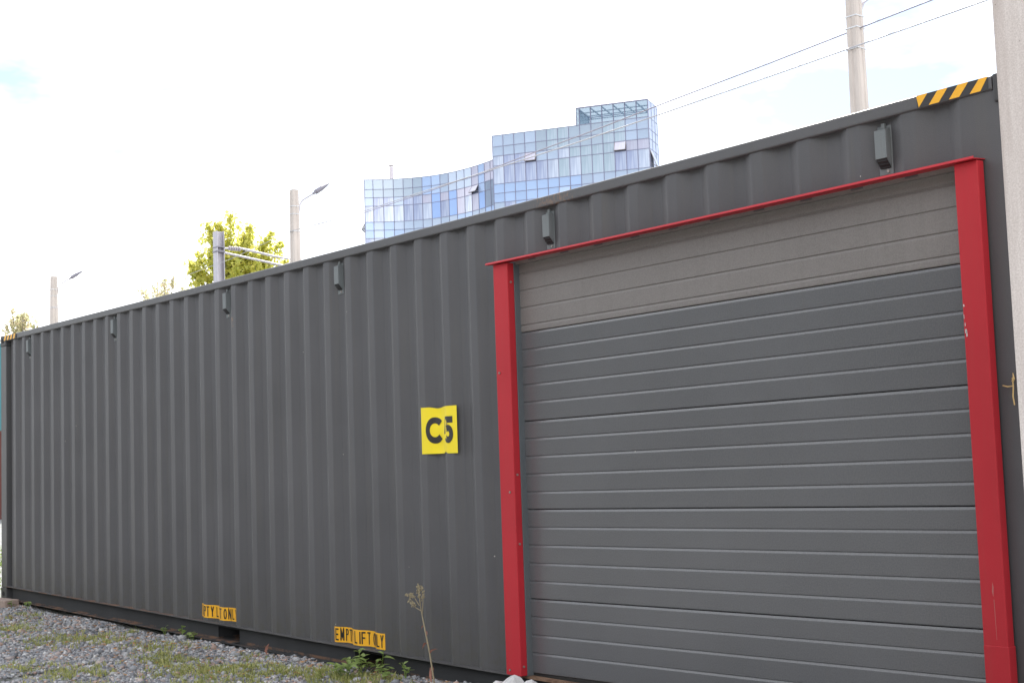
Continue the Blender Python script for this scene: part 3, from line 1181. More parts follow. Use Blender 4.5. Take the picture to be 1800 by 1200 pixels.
def put_pane(a, b, z1, z0, key, tilt=0.0, part='glass_pane', parent=None):
    a, b = Vector(a), Vector(b)
    w, h = (b - a).length - 0.05, z1 - z0 - 0.05
    c = (a + b) / 2
    rz = math.atan2(b.y - a.y, b.x - a.x)
    j = random.uniform(-0.006, 0.006)
    me = pane_mesh(w, h, GL[key], key)
    zc = (z1 + z0) / 2
    nrm = Vector((math.sin(rz), -math.cos(rz)))
    off = nrm * (math.sin(tilt) * h / 2) if tilt else Vector((0, 0))
    o = link(part, me, bld, loc((c.x + off.x, c.y + off.y, zc + (h / 2) * (1 - math.cos(tilt)))), (-tilt + j, 0, rz + random.uniform(-0.006, 0.006)))
    n_panes[0] += 1
    if tilt:
        # stay bars holding the open sash
        m = MB()
        for s in (-1, 1):
            e = Vector((s * w / 2, 0.02, -h / 2))
            m.tube([tuple(e), (s * w / 2, math.sin(tilt) * h * 0.9, -h / 2 + 0.35 * h)], 0.02, 4)
        m.box((-w / 2 - 0.03, -0.03, -h / 2 - 0.03), (w / 2 + 0.03, 0.03, -h / 2 + 0.02))
        m.box((-w / 2 - 0.03, -0.03, -h / 2 - 0.03), (-w / 2 + 0.02, 0.03, h / 2))
        m.box((w / 2 - 0.02, -0.03, -h / 2 - 0.03), (w / 2 + 0.03, 0.03, h / 2))
        m.build('sash', M['awning'], o)
    return o


def bar(frame, a, b, r):
    a, b = Vector(a), Vector(b)
    d = (b - a).normalized()
    up = Vector((0, 0, 1)) if abs(d.z) < 0.9 else Vector((0, 0, 0))
    frame.tube([loc(a), loc(b)], r, 4)


def facade(line, levels, tint, rmul=1.0, fm='frame'):
    frame = MB()
    for k, (a, b) in enumerate(zip(line, line[1:])):
        for r in range(len(levels) - 1):
            put_pane(a, b, levels[r], levels[r + 1], *tint(k, r))
    for k, p in enumerate(line):
        d = (Vector(line[min(k + 1, len(line) - 1)]) - Vector(line[max(k - 1, 0)])).normalized()
        nn = Vector((d.y, -d.x)) * 0.03
        bar(frame, (p[0] + nn.x, p[1] + nn.y, levels[-1]), (p[0] + nn.x, p[1] + nn.y, levels[0] + 0.03), 0.036 * rmul)
    for z in levels:
        for a, b in zip(line, line[1:]):
            d = (Vector(b) - Vector(a)).normalized()
            nn = Vector((d.y, -d.x)) * 0.03
            bar(frame, (a[0] + nn.x, a[1] + nn.y, z), (b[0] + nn.x, b[1] + nn.y, z), 0.034 * rmul)
    frame.build('curtain_wall_frame', M[fm], bld)


LEFT = {}
top_l = ['pale', 'grey', 'grey', 'grey', 'grey', 'grey', 'sky', 'sky', 'pale', 'pale', 'pale', 'pale', 'rose', 'sky', 'rose', 'rose']
vis_l = ['curtain', 'lav', 'curtain', 'curtain', 'lav', 'lav', 'curtain', 'blue', 'lav', 'blue', 'rose', 'curtain', 'rose', 'blue', 'dark', 'dark']
mid_l = ['pale', 'lav', 'lav', 'pale', 'lav', 'lav', 'rose', 'blue', 'rose', 'blue', 'rose', 'rose', 'rose', 'sky', 'dark', 'dark']


def tint_left(k, r):
    if r in (0, 1):
        t = top_l[k] if not (r == 1 and k in (8, 9)) else 'pale'
    elif r == 2:
        t = mid_l[k]
    elif r == 3:
        t = vis_l[k]
    elif r in (4, 5):
        t = 'sky' if random.random() < 0.4 else 'pale'
    else:
        t = random.choice(['lav', 'curtain', 'pale', 'sky'])
    return (t, R(32) if (r == 2 and k == 12) else 0.0)


top_r = ['pale', 'pale', 'pale', 'pale', 'grey', 'teal', 'teal', 'grey', 'grey', 'grey', 'teal', 'teal', 'pale', 'pale']
mid_r = ['curtain', 'lav', 'lav', 'rose', 'pale', 'pale', 'curtain', 'teal', 'teal', 'teal', 'teal', 'rose', 'rose', 'rose']
vis_r = ['curtain', 'lav', 'lav', 'lav', 'lav', 'curtain', 'teal', 'curtain', 'teal', 'teal', 'teal', 'lav', 'lav', 'curtain']


def tint_right(k, r):
    if r in (0, 1):
        t = top_r[k]
    elif r == 2:
        t = mid_r[k]
    elif r == 3:
        t = vis_r[k]
    elif r in (4, 5):
        t = 'sky' if k < 8 else 'pale'
    else:
        t = random.choice(['lav', 'sky', 'pale'])
    return (t, R(22) if ((r == 2 and k in (3, 11)) or (r == 5 and k == 6)) else 0.0)


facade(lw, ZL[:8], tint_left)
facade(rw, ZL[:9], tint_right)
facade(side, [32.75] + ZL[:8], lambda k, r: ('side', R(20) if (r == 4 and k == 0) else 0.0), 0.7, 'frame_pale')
# left end: open windows seen edge on
endl = [(-105.6, 74.0), (-104.25, 72.78)]
facade(endl, ZL[:8], lambda k, r: ('pale', R(30) if r == 4 else 0.0), 0.7, 'frame_pale')

# penthouse: glazed box open to the sky
ph = [tuple(Vector((-74.02, 76.49)))] + rw[8:]
PZ = 32.75
fr = MB()
ph_in = [Vector(p) + Vector((-0.501, 0.865)) * 4.0 for p in (ph[0], ph[-1])]


def bar2(a, b, r):
    fr.tube([loc(a), loc(b)], r, 4)


for k, (a, b) in enumerate(zip(ph, ph[1:])):
    put_pane(a, b, PZ, ZL[0], 'clear')
for p in ph:
    bar2((p[0], p[1], ZL[0]), (p[0], p[1], PZ), 0.05)
bar2((*ph[0], PZ), (*ph[-1], PZ), 0.07)
bar2((*ph[0], PZ), (*ph_in[0], PZ), 0.05)
bar2((*ph_in[0], ZL[0]), (*ph_in[0], PZ), 0.05)
bar2((*ph_in[0], PZ), (*ph_in[1], PZ), 0.04)
put_pane(tuple(ph_in[0]), ph[0], PZ, ZL[0], 'clear')
fr.build('penthouse_frame', M['frame'], bld)
wb = MB()
for k in range(1, 7):
    a = Vector(ph[k])
    b = a + Vector((-0.501, 0.865)) * 4.0
    wb.tube([loc((a.x, a.y, PZ - 0.12)), loc((b.x, b.y, PZ - 0.12))], 0.07, 4)
for t in (1.3, 2.6, 3.9):
    a = Vector(ph[0]) + Vector((-0.501, 0.865)) * t
    b = Vector(ph[-1]) + Vector((-0.501, 0.865)) * t
    wb.tube([loc((a.x, a.y, PZ - 0.2)), loc((b.x, b.y, PZ - 0.2))], 0.06, 4)
wb.build('roof_beam', M['white'], bld)


def prism(name, pts, z0, z1, mat):
    m = MB()
    n = len(pts)
    for k in range(n):
        a, b = pts[k], pts[(k + 1) % n]
        m.poly([loc((*a, z0)), loc((*b, z0)), loc((*b, z1)), loc((*a, z1))])
    m.poly([loc((*p, z1)) for p in pts])
    return m.build(name, mat, bld)


back = Vector((-0.501, 0.865))
inset = 0.12
prism('wall', [tuple(Vector(p) + back * inset) for p in (rw[0], rw[-1])] + [tuple(B + sd_ * 3.3 + Vector((-0.15, 0))), tuple(B + sd_ * 9 + Vector((-3, 0))), tuple(A + back * 9)], 0, ZL[0] - 0.05, M['core'])
ll = []
for k, p in enumerate(lw):
    d = (Vector(lw[min(k + 1, len(lw) - 1)]) - Vector(lw[max(k - 1, 0)])).normalized()
    ll.append(tuple(Vector(p) + Vector((-d.y, d.x)) * inset))
prism('wall', ll + [(-86, 90), (-104, 92), (-110, 82)], 0, ZL[0] - 0.05, M['core'])
# plain lower storeys behind the container
low = MB()
for line in (lw, rw, side):
    for a, b in zip(line, line[1:]):
        zlo = ZL[7] if line is lw else (ZL[8] if line is rw else ZL[7])
        d = (Vector(b) - Vector(a)).normalized()
        n_ = Vector((d.y, -d.x)) * 0.02
        low.poly([loc((a[0] + n_.x, a[1] + n_.y, 0)), loc((b[0] + n_.x, b[1] + n_.y, 0)), loc((b[0] + n_.x, b[1] + n_.y, zlo - 0.03)), loc((a[0] + n_.x, a[1] + n_.y, zlo - 0.03))])
low.build('lower_glazing', GL['sky'], bld)
ch = MB()
ch.tube([loc((-110.5, 80.6, 30.0)), loc((-110.5, 80.6, 34.6))], 0.24, 10)
ch.tube([loc((-110.5, 80.6, 34.75)), loc((-110.5, 80.6, 34.85))], 0.34, 10)
for s in (-1, 1):
    ch.tube([loc((-110.5 + 0.2 * s, 80.6, 34.5)), loc((-110.5 + 0.2 * s, 80.6, 34.8))], 0.03, 4)
ch.build('chimney', M['stack'], bld)

# ------------------------------------------------------------------ trees
def tree(loc_, height, crown_r, crown_z, label, mat, n_limb, n_leaf, leaf, spike, seed, name='tree', extra=None):
    rr = random.Random(seed)
    t = empty(name, (loc_[0], loc_[1], -0.06))
    tag(t, label, 'tree')
    tr = MB()
    tips = []
    tr.tube([(0, 0, 0), (0.05, 0.03, crown_z * 0.5), (0, 0, crown_z), (0.06, -0.05, height * 0.8)], [0.19, 0.15, 0.12, 0.04], 8)
    for k in range(n_limb):
        a = k * 2.39996 + rr.uniform(-0.3, 0.3)
        f = rr.random()
        z0 = crown_z * 0.85 + f * (height * 0.72 - crown_z * 0.85)
        reach = crown_r * rr.uniform(0.45, 1.0) * (1.0 - 0.55 * f)
        z1 = crown_z + (height - crown_z) * (1 - spike * (reach / crown_r) ** 2) * rr.uniform(0.78, 1.0)
        p0 = Vector((0, 0, z0))
        p1 = Vector((math.cos(a) * reach * 0.55, math.sin(a) * reach * 0.55, z0 + (z1 - z0) * 0.38))
        p2 = Vector((math.cos(a) * reach, math.sin(a) * reach, z1))
        tr.tube([p0, p1, p2], [0.055, 0.035, 0.010], 5)
        tips.append((p0, p1, p2))
    for e in (extra or []):
        p0, p1, p2 = [Vector(q) for q in e]
        tr.tube([p0, p1, p2], [0.05, 0.03, 0.01], 5)
        tips.append((p0, p1, p2))
    tr.build('trunk', M['bark'], t, smooth=True)
    V, F = [], []
    per = n_leaf // len(tips)
    for p0, p1, p2 in tips:
        ln = (p2 - p0).length
        for _ in range(per):
            u = rr.random() ** 0.8
            c = p0.lerp(p1, min(1, u * 2)) if u < 0.5 else p1.lerp(p2, (u - 0.5) * 2)
            sp = (0.12 + 0.24 * (1 - abs(2 * u - 1.0))) * min(1.25, 0.45 + ln * 0.3)
            if u > 0.85:
                sp *= 0.55
            c = c + Vector((rr.gauss(0, sp), rr.gauss(0, sp), rr.gauss(0, sp * 0.9)))
            nrm = Vector((rr.gauss(0, 1), rr.gauss(0, 1), rr.gauss(0.3, 1))).normalized()
            a = nrm.orthogonal().normalized()
            a = Matrix.Rotation(rr.uniform(0, 6.28), 3, nrm) @ a
            b = nrm.cross(a)
            s = leaf * rr.uniform(0.6, 1.3)
            i = len(V)
            V.extend([tuple(c - a * s), tuple(c - b * s * 0.55 + a * s * 0.15), tuple(c + a * s), tuple(c + b * s * 0.55 + a * s * 0.15 + nrm * s * 0.2)])
            F.append((i, i + 1, i + 2, i + 3))
    me_ = bpy.data.meshes.new('crown')
    me_.from_pydata(V, [], F)
    me_.materials.append(mat)
    link('crown', me_, t)
    return t


tree((-39.95, 23.75), 12.75, 2.5, 7.6, 'yellow-green leafy tree behind the steel mast', M['leaf_yellow'], 34, 16500, 0.12, 0.6, 3,
     extra=[((0, 0, 8.0), (-0.35, -0.8, 9.1), (-0.75, -2.0, 10.6)), ((0, 0, 8.2), (0.5, 1.3, 9.7), (0.8, 2.3, 10.7)), ((0, 0, 8.0), (0.4, 1.6, 9.2), (0.7, 2.5, 10.0)), ((0, 0, 8.3), (0.5, 1.2, 10.0), (0.75, 1.9, 11.6)), ((0, 0, 8.4), (0.3, 0.8, 10.2), (0.7, 1.5, 12.0)), ((0, 0, 8.6), (0, -0.3, 11.0), (0.05, -0.25, 12.85)), ((0, 0, 8.4), (-0.3, -0.7, 10.8), (-0.5, -1.2, 12.4))])
tree((-65.4, 22.5), 11.2, 1.6, 8.0, 'small sparse pale tree above the left end of the container', M['leaf_pale'], 22, 1900, 0.12, 0.5, 5, name='sparse_tree')
tree((-71.3, 34.7), 14.7, 2.6, 11.0, 'thin faded tree top between the two lamp posts, left of the yellow-green tree', M['leaf_pale'], 20, 3200, 0.12, 0.5, 9, name='sparse_tree')

# unseen dark wood added behind the camera to block the low sky the wall faces
V, F = [], []
wr = random.Random(21)
runs = [((-70.0, -32.0), (30.0, -26.0))]
for (xa, ya), (xb, yb) in runs:
    ln = math.hypot(xb - xa, yb - ya)
    nb = int(ln / 2.2)
    for k in range(nb):
        f = (k + wr.random()) / nb
        cx, cy = xa + (xb - xa) * f + wr.gauss(0, 1.2), ya + (yb - ya) * f + wr.gauss(0, 1.2)
        hh, rad = wr.uniform(8.5, 13.0), wr.uniform(2.2, 3.4)
        for _ in range(170):
            d = Vector((wr.gauss(0, 1), wr.gauss(0, 1), wr.gauss(0, 1))).normalized()
            z = hh * 0.5 + d.z * hh * 0.5
            c = Vector((cx + d.x * rad, cy + d.y * rad, z))
            nrm = (d + Vector((wr.gauss(0, 0.5), wr.gauss(0, 0.5), wr.gauss(0, 0.5)))).normalized()
            a = nrm.orthogonal().normalized()
            b = nrm.cross(a)
            q = wr.uniform(0.5, 1.0)
            i = len(V)
            V.extend([tuple(c - a * q), tuple(c - b * q * 0.7), tuple(c + a * q), tuple(c + b * q * 0.7)])
            F.append((i, i + 1, i + 2, i + 3))
me = bpy.data.meshes.new('sky_blocker_wood')
me.from_pydata(V, [], F)
M['leaf_dark'] = leaf_mat('dark_leaf', (0.03, 0.045, 0.018), (0.06, 0.075, 0.028), 0.25)
me.materials.append(M['leaf_dark'])
tag(link('sky_blocker_wood', me), 'unseen dark green wood added to block the low sky', kind='stuff')

# leafy bush just past the left end of the container
bs_ = empty('bush', (-0.27, -0.03, -0.05))
tag(bs_, 'green leafy bush growing past the left corner of the container', 'bush')
m = MB()
V, F = [], []
br_ = random.Random(8)
for k in range(9):
    a = k * 2.4
    t = Vector((math.cos(a) * br_.uniform(0.05, 0.2), math.sin(a) * br_.uniform(0.05, 0.12), br_.uniform(0.2, 0.62)))
    m.tube([(0, 0, 0), t * 0.5 + Vector((0, 0, 0.03)), t], [0.005, 0.004, 0.002], 5)
    for _ in range(75):
        c = t * br_.uniform(0.25, 1.05) + Vector((br_.gauss(0, 0.03), br_.gauss(0, 0.03), br_.gauss(0, 0.03)))
        nrm = Vector((br_.gauss(0, 1), br_.gauss(0, 1), br_.gauss(0.5, 1))).normalized()
        p = nrm.orthogonal().normalized()
        q = nrm.cross(p)
        z_ = br_.uniform(0.012, 0.026)
        i = len(V)
        V.extend([tuple(c - p * z_), tuple(c - q * z_ * 0.5), tuple(c + p * z_), tuple(c + q * z_ * 0.5)])
        F.append((i, i + 1, i + 2, i + 3))
m.build('stem', M['bark'], bs_)
me = bpy.data.meshes.new('foliage')
me.from_pydata(V, [], F)
me.materials.append(M['weed'])
link('foliage', me, bs_)

# two stacked containers far behind the left end
def plain_container(loc_, mat, label):
    c = empty('shipping_container', loc_)
    tag(c, label, 'container', 'stacked containers far behind the left end')
    l_, w_, h_ = 6.06, 2.44, 2.59
    for along, span, fixed in (('x', l_, 0.0), ('x', l_, w_), ('y', w_, 0.0), ('y', w_, l_)):
        m = MB()
        pts, t = [(0.1, 0.04)], 0.12
        while t < span - 0.35:
            pts += [(t, 0.04), (t + 0.06, 0.005), (t + 0.13, 0.005), (t + 0.19, 0.04)]
            t += 0.27
        pts.append((span - 0.1, 0.04))
        for (a, d0), (b, d1) in zip(pts, pts[1:]):
            q0, q1 = (d0 if fixed == 0 else fixed - d0), (d1 if fixed == 0 else fixed - d1)
            if along == 'x':
                m.poly([(a, q0, 0.12), (b, q1, 0.12), (b, q1, h_ - 0.06), (a, q0, h_ - 0.06)])
            else:
                m.poly([(q0, a, 0.12), (q1, b, 0.12), (q1, b, h_ - 0.06), (q0, a, h_ - 0.06)])
        m.build('side_panel' if along == 'x' else 'end_panel', mat, c)
    for x in (0, l_ - 0.11):
        for y in (0, w_ - 0.11):
            m = MB()
            m.box((x, y, 0.0), (x + 0.11, y + 0.11, h_), bev=0.006)
            m.build('corner_post', mat, c)
    for z0, z1 in ((0.0, 0.13), (h_ - 0.07, h_ - 0.002)):
        for a, b in (((0.11, 0.002, z0), (l_ - 0.11, 0.06, z1)), ((0.11, w_ - 0.06, z0), (l_ - 0.11, w_ - 0.002, z1)), ((0.002, 0.11, z0), (0.06, w_ - 0.11, z1)), ((l_ - 0.06, 0.11, z0), (l_ - 0.002, w_ - 0.11, z1))):
            m = MB()
            m.box(a, b)
            m.build('rail', mat, c)
    m = MB()
    m.box((0.06, 0.06, h_ - 0.03), (l_ - 0.06, w_ - 0.06, h_ - 0.02))
    m.build('roof', mat, c)


plain_container((-31.0, 7.5, -0.05), paint_mat('dark_red_paint', (0.10, 0.022, 0.018)), 'dark red container, the lower one of the stack past the left corner')
plain_container((-31.0, 7.5, 2.541), paint_mat('teal_paint', (0.05, 0.20, 0.22)), 'teal container on top of the dark red one past the left corner')

# ------------------------------------------------------------------ gravel
def stones(n, xr, yr, smin, smax, seed):
    g = np.random.default_rng(seed)
    t = (1 + 5 ** 0.5) / 2
    ico = np.array([(-1, t, 0), (1, t, 0), (-1, -t, 0), (1, -t, 0), (0, -1, t), (0, 1, t), (0, -1, -t), (0, 1, -t), (t, 0, -1), (t, 0, 1), (-t, 0, -1), (-t, 0, 1)], float)
    ico /= np.linalg.norm(ico[0])
    fc = np.array([(0, 11, 5), (0, 5, 1), (0, 1, 7), (0, 7, 10), (0, 10, 11), (1, 5, 9), (5, 11, 4), (11, 10, 2), (10, 7, 6), (7, 1, 8), (3, 9, 4), (3, 4, 2), (3, 2, 6), (3, 6, 8), (3, 8, 9), (4, 9, 5), (2, 4, 11), (6, 2, 10), (8, 6, 7), (9, 8, 1)])
    x = g.uniform(*xr, n)
    y = g.uniform(*yr, n)
    s = smin + (smax - smin) * g.random(n) ** 2.2
    V = ico[None] * (1 + g.uniform(-0.42, 0.42, (n, 12, 1)))
    V = V * (np.stack([g.uniform(0.8, 1.5, n), g.uniform(0.7, 1.2, n), g.uniform(0.45, 0.9, n)], -1)[:, None])
    a = g.uniform(0, 6.283, n)
    b = g.normal(0, 0.4, n)
    ca, sa, cb, sb_ = np.cos(a), np.sin(a), np.cos(b), np.sin(b)
    X1, Y1, Z1 = V[..., 0], V[..., 1] * cb[:, None] - V[..., 2] * sb_[:, None], V[..., 1] * sb_[:, None] + V[..., 2] * cb[:, None]
    X2, Y2 = X1 * ca[:, None] - Y1 * sa[:, None], X1 * sa[:, None] + Y1 * ca[:, None]
    V = np.stack([X2, Y2, Z1], -1) * (s / 2)[:, None, None]
    z = ground_z(x, y) + s * g.uniform(-0.05, 0.35, n)
    V += np.stack([x, y, z], -1)[:, None]
    F = (fc[None] + (np.arange(n) * 12)[:, None, None]).reshape(-1, 3)
    return V.reshape(-1, 3), F


def fast_mesh(name, V, F):
    me_ = bpy.data.meshes.new(name)
    me_.vertices.add(len(V))
    me_.vertices.foreach_set('co', np.asarray(V, np.float32).ravel())
    k = F.shape[1]
    me_.loops.add(F.size)
    me_.loops.foreach_set('vertex_index', F.ravel().astype(np.int32))
    me_.polygons.add(len(F))
    me_.polygons.foreach_set('loop_start', np.arange(0, F.size, k, dtype=np.int32))
    me_.update(calc_edges=True)
    me_.validate()
    return me_


parts = [stones(60000, (-0.6, 8.6), (-2.3, 0.02), 0.009, 0.034, 1), stones(9000, (-2.5, 12.3), (-4.2, -0.01), 0.02, 0.055, 2), stones(260, (0, 9.0), (-2.0, -0.02), 0.045, 0.07, 3)]
Vs, Fs, o_ = [], [], 0
for v, f in parts:
    Vs.append(v)
    Fs.append(f + o_)
    o_ += len(v)
gm = fast_mesh('gravel', np.concatenate(Vs), np.concatenate(Fs))
gm.materials.append(M['gravel'])
tag(link('gravel', gm), 'grey crushed stone along the container', kind='stuff')

# ------------------------------------------------------------------ grass, litter
patches = [(2.5, -0.75, 0.5, 0.7), (3.7, -0.72, 0.45, 0.9), (4.05, -0.5, 0.35, 1.0), (3.7, -0.14, 0.25, 0.6), (5.55, -0.62, 0.4, 1.2), (6.3, -0.80, 0.4, 1.4), (6.55, -0.6, 0.4, 1.2), (6.85, -0.5, 0.35, 1.4), (5.75, -1.35, 0.45, 0.9), (5.2, -1.5, 0.4, 0.5), (4.9, -0.45, 0.35, 0.9), (7.3, -0.35, 0.4, 1.6), (7.7, -0.25, 0.35, 1.5), (7.0, -0.95, 0.5, 1.0), (0.1, -0.5, 0.4, 1.5), (-0.5, -0.3, 0.4, 2.5), (1.6, -0.25, 0.4, 0.4), (3.0, -1.3, 0.5, 0.5), (6.0, -0.2, 0.2, 0.5)]
V, F = [], []
for cx, cy, rad, dens in patches:
    nt_ = int(60 * dens * (rad / 0.4) ** 2)
    for _ in range(nt_):
        tx, ty = cx + random.gauss(0, rad * 0.45), cy + random.gauss(0, rad * 0.30)
        if ty > -0.03:
            continue
        tz = float(ground_z(tx, ty))
        for _ in range(random.randint(7, 16)):
            bx, by = tx + random.gauss(0, 0.018), ty + random.gauss(0, 0.018)
            h = random.uniform(0.015, 0.045) * (1.5 if random.random() < 0.12 else 1)
            a = random.uniform(0, 6.28)
            lean = random.uniform(0.2, 1.1) * h
            w = random.uniform(0.002, 0.0045)
            dx, dy = math.cos(a), math.sin(a)
            i = len(V)
            V += [(bx - dy * w, by + dx * w, tz), (bx + dy * w, by - dx * w, tz), (bx + dx * lean * 0.4 + dy * w * 0.8, by + dy * lean * 0.4 - dx * w * 0.8, tz + h * 0.65), (bx + dx * lean * 0.4 - dy * w * 0.8, by + dy * lean * 0.4 + dx * w * 0.8, tz + h * 0.65), (bx + dx * lean, by + dy * lean, tz + h)]
            F += [(i, i + 1, i + 2, i + 3), (i + 3, i + 2, i + 4)]
me = bpy.data.meshes.new('grass')
me.from_pydata(V, [], F)
me.materials.append(M['grass'])
tag(link('grass', me), 'short patchy grass growing through the gravel', kind='stuff')

V, F = [], []
for _ in range(800):
    x, y = random.uniform(0.2, 8.4), -abs(random.gauss(0, 0.8)) - 0.03
    if y < -2.3:
        continue
    z = float(ground_z(x, y)) + random.uniform(0.012, 0.03)
    s = random.uniform(0.008, 0.026)
    a = random.uniform(0, 6.28)
    dx, dy = math.cos(a), math.sin(a)
    tz = random.uniform(-0.3, 0.5) * s
    i = len(V)
    V += [(x - dx * s, y - dy * s, z), (x - dy * s * 0.5, y + dx * s * 0.5, z + tz), (x + dx * s, y + dy * s, z + 0.3 * s), (x + dy * s * 0.5, y - dx * s * 0.5, z + tz * 0.4)]
    F += [(i, i + 1, i + 2, i + 3)]
me = bpy.data.meshes.new('leaf_litter')
me.from_pydata(V, [], F)
me.materials.append(M['litter'])
tag(link('leaf_litter', me), 'scattered withered leaf bits on the gravel', kind='stuff')

# ------------------------------------------------------------------ block and stones by the wall
bl = empty('concrete_block', (0.33, -0.13, -0.06), R(8))
tag(bl, 'small pinkish concrete block on the gravel under the left corner of the container', 'block')
mb = MB()
mb.box((-0.17, -0.07, -0.02), (0.22, 0.09, 0.085), bev=0.008)
mb.build('block_body', M['block'], bl)


def boulder(loc_, s, seed, label):
    import bmesh
    bm = bmesh.new()
    bmesh.ops.create_icosphere(bm, subdivisions=2, radius=1)
    rr = random.Random(seed)
    ks = [Vector((rr.gauss(0, 1), rr.gauss(0, 1), rr.gauss(0, 1))).normalized() for _ in range(9)]
    for v in bm.verts:
        d = 1.0
        for k in ks:
            t = v.co.normalized().dot(k)
            if t > 0.55:
                d = min(d, 0.72 / max(t, 0.55) if t > 0.7 else d)
        v.co = Vector((v.co.x * s[0], v.co.y * s[1], v.co.z * s[2])) * d * rr.uniform(0.96, 1.04)
    me_ = bpy.data.meshes.new('stone')
    bm.to_mesh(me_)
    bm.free()
    me_.materials.append(M['boulder'])
    tag(link('stone', me_, None, loc_, (0, 0, rr.uniform(0, 3))), label, 'stone', 'pale stones at the door corner')


boulder((8.95, -0.13, 0.055), (0.075, 0.06, 0.07), 1, 'small pale stone left of the other stones below the red left jamb')
boulder((9.11, -0.16, 0.075), (0.10, 0.08, 0.085), 2, 'large pale stone lying below the red left jamb')
boulder((9.27, -0.17, 0.070), (0.08, 0.08, 0.085), 4, 'pale stone at the foot of the door, right of the large stone')

# ------------------------------------------------------------------ weeds
def leaf_mesh(name, ln, w, mat, droop=0.25, fold=0.25):
    m = MB()
    st = [(0, 0.08), (0.3, 0.9), (0.6, 0.8), (0.85, 0.4), (1.0, 0.02)]
    pts = []
    for t, k in st:
        z = -droop * ln * t * t
        pts.append(((t * ln, -w / 2 * k, z + fold * w * k), (t * ln, 0, z), (t * ln, w / 2 * k, z + fold * w * k)))
    for a, b in zip(pts, pts[1:]):
        m.poly([a[0], b[0], b[1], a[1]])
        m.poly([a[1], b[1], b[2], a[2]])
    return m.mesh(name, mat)


LEAF_BIG = leaf_mesh('leaf', 0.095, 0.042, M['weed'])
LEAF_MID = leaf_mesh('leaf', 0.068, 0.036, M['weed'])
LEAF_ROUND = leaf_mesh('leaf', 0.045, 0.042, M['weed'], 0.1, 0.1)


def weed(loc_, stems, label, name='leafy_weed', group=None, seed=0):
    """stems: (base offset, tip offset, leaf count, leaf mesh)"""
    rr = random.Random(seed)
    w = empty(name, loc_)
    tag(w, label, 'weed', group)
    for b, t, n, me_ in stems:
        b, t = Vector(b), Vector(t)
        mid = (b + t) / 2 + Vector((rr.gauss(0, 0.01), rr.gauss(0, 0.01), 0.01))
        m = MB()
        m.tube([b, mid, t], [0.0035, 0.003, 0.0015], 5)
        m.build('stem', M['weed'], w)
        a = rr.uniform(0, 6)
        for k in range(n):
            f = 0.35 + 0.65 * (k + 1) / n
            c = b.lerp(mid, min(1, f * 2)) if f < 0.5 else mid.lerp(t, (f - 0.5) * 2)
            a += 2.4 if n > 3 else 2.1
            s = rr.uniform(0.75, 1.2) * (1.0 if f < 0.9 else 0.8)
            o = link('leaf', me_, w, c, (rr.uniform(-0.3, 0.3), rr.uniform(-0.75, 0.15), a))
            o.scale = (s, s, s)
    return w


weed((7.42, -0.10, -0.02), [((0, 0, 0), (-0.02, -0.01, 0.155), 8, LEAF_MID), ((0.01, 0, 0), (-0.13, -0.02, 0.10), 5, LEAF_MID), ((0.02, 0, 0), (0.10, -0.03, 0.10), 6, LEAF_MID), ((0, -0.02, 0), (0.04, -0.06, 0.09), 7, LEAF_BIG)],
     'bushy green weed in front of the right EMPTY LIFT ONLY label', seed=2)
weed((7.58, -0.06, -0.01), [((0, 0, 0), (0.06, -0.01, 0.155), 4, LEAF_MID), ((0.0, 0, 0), (0.02, -0.04, 0.08), 4, LEAF_MID)], 'thin two-leaved weed sprig against the fork pocket, right of the bushy weed', seed=4)
weed((7.50, -0.30, 0.0), [((0, 0, -0.02), (-0.05, -0.02, 0.07), 6, LEAF_MID), ((0.03, 0, -0.02), (0.08, 0.0, 0.08), 6, LEAF_BIG), ((0, 0, -0.02), (0.02, -0.05, 0.06), 6, LEAF_MID)], 'low green weed on the gravel just below the bushy weed', seed=5)
weed((7.76, -0.14, -0.01), [((0, 0, 0), (-0.05, 0, 0.07), 6, LEAF_ROUND), ((0, 0, 0), (0.06, 0.0, 0.08), 6, LEAF_ROUND), ((0, 0, 0), (0.10, -0.02, 0.05), 5, LEAF_ROUND)], 'round-leaved low weed between the bushy weed and the tall dead stalk', seed=6)
weed((7.93, -0.10, -0.01), [((0, 0, 0), (-0.03, 0.0, 0.11), 5, LEAF_ROUND), ((0, 0, 0), (0.05, 0.0, 0.085), 5, LEAF_ROUND)], 'small round-leaved weed at the foot of the tall dead stalk', seed=7)
for x, y, h, lab, sd2 in ((4.55, -0.03, 0.11, 'tiny pale weed in the middle of three before the left fork pocket', 11), (4.25, -0.04, 0.09, 'tiny weed with a pale tip, farthest left of the weeds before the left fork pocket', 12), (4.78, -0.05, 0.08, 'tiny weed nearest the left fork pocket, under the rail', 13), (0.95, -0.06, 0.09, 'tiny green weed beside the concrete block', 14), (0.62, -0.12, 0.08, 'tiny yellowish weed touching the right side of the concrete block', 15)):
    z = float(ground_z(x, y))
    weed((x, y, z), [((0, 0, 0), (0.02, -0.01, h), 4, LEAF_ROUND), ((0, 0, 0), (-0.03, -0.02, h * 0.7), 4, LEAF_ROUND)], lab, 'small_weed', seed=sd2)

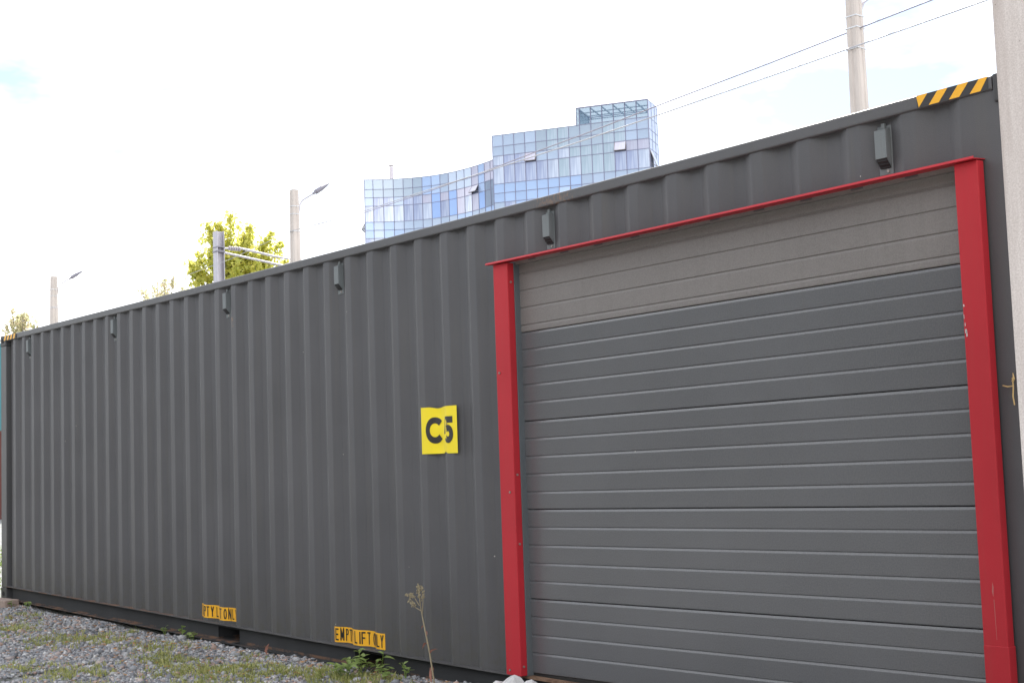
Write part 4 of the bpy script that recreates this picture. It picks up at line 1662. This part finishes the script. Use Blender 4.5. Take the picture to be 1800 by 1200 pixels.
# tall dead weed
dw = empty('dead_weed', (8.29, -0.13, -0.02))
tag(dw, 'tall dead weed stalk with a dry branching seed head beside the red left jamb', 'weed')
m = MB()
main = [(0.0, 0, 0), (-0.01, 0, 0.06), (-0.045, 0, 0.22), (-0.09, 0.0, 0.36), (-0.12, 0, 0.46)]
m.tube(main, [0.006, 0.0055, 0.005, 0.0045, 0.003], 5)
br = [[(-0.115, 0, 0.44), (-0.10, 0, 0.53), (-0.11, 0, 0.61)], [(-0.12, 0, 0.46), (-0.15, 0.01, 0.53), (-0.165, 0.01, 0.61)], [(-0.14, 0, 0.50), (-0.19, 0, 0.545), (-0.27, -0.01, 0.56)], [(-0.125, 0, 0.47), (-0.18, 0.0, 0.485), (-0.25, -0.01, 0.525)], [(-0.13, 0, 0.51), (-0.12, -0.01, 0.56), (-0.135, -0.01, 0.62)]]
for b in br:
    m.tube(b, [0.003, 0.0026, 0.0016], 4)
m.build('stem', M['stem_dry'], dw)
m = MB()
rr = random.Random(4)
for b in br:
    p0, p1, p2 = [Vector(q) for q in b]
    for k in range(26):
        c = p1.lerp(p2, rr.random()) + Vector((rr.gauss(0, 0.006), rr.gauss(0, 0.006), rr.gauss(0.004, 0.006)))
        d = Vector((rr.gauss(0, 0.4), rr.gauss(0, 0.4), 1)).normalized() * rr.uniform(0.008, 0.02)
        m.tube([c, c + d * 0.5, c + d], [0.002, 0.0042, 0.001], 4)
m.build('seed_head', M['seed'], dw)
LEAF_DRY = leaf_mesh('leaf', 0.075, 0.026, M['dry_red'], 0.5, 0.5)
for c, r_, s in (((-0.065, 0, 0.275), (0, 0.1, R(175)), 0.9), ((-0.04, 0, 0.215), (0, -0.9, R(10)), 0.9), ((-0.02, 0, 0.14), (0.3, 0.9, R(160)), 1.1), ((-0.02, 0, 0.12), (0.2, 1.1, R(190)), 1.0), ((0, 0, 0.05), (0, 1.1, R(170)), 0.7), ((-0.095, 0, 0.38), (0, 0.2, R(180)), 0.5), ((-0.08, 0, 0.35), (0, 0.9, R(10)), 0.4)):
    o = link('leaf', LEAF_DRY, dw, c, r_)
    o.scale = (s, s, s)
# upright withered leaf by the rail
dl = leaf_mesh('withered_leaf', 0.085, 0.03, M['dry_red'], 0.1, 0.6)
tag(link('withered_leaf', dl, None, (6.03, -0.05, -0.03), (0.2, R(-80), 0.4)), 'upright withered brown leaf leaning on the bottom rail between the two fork pockets', 'leaf')
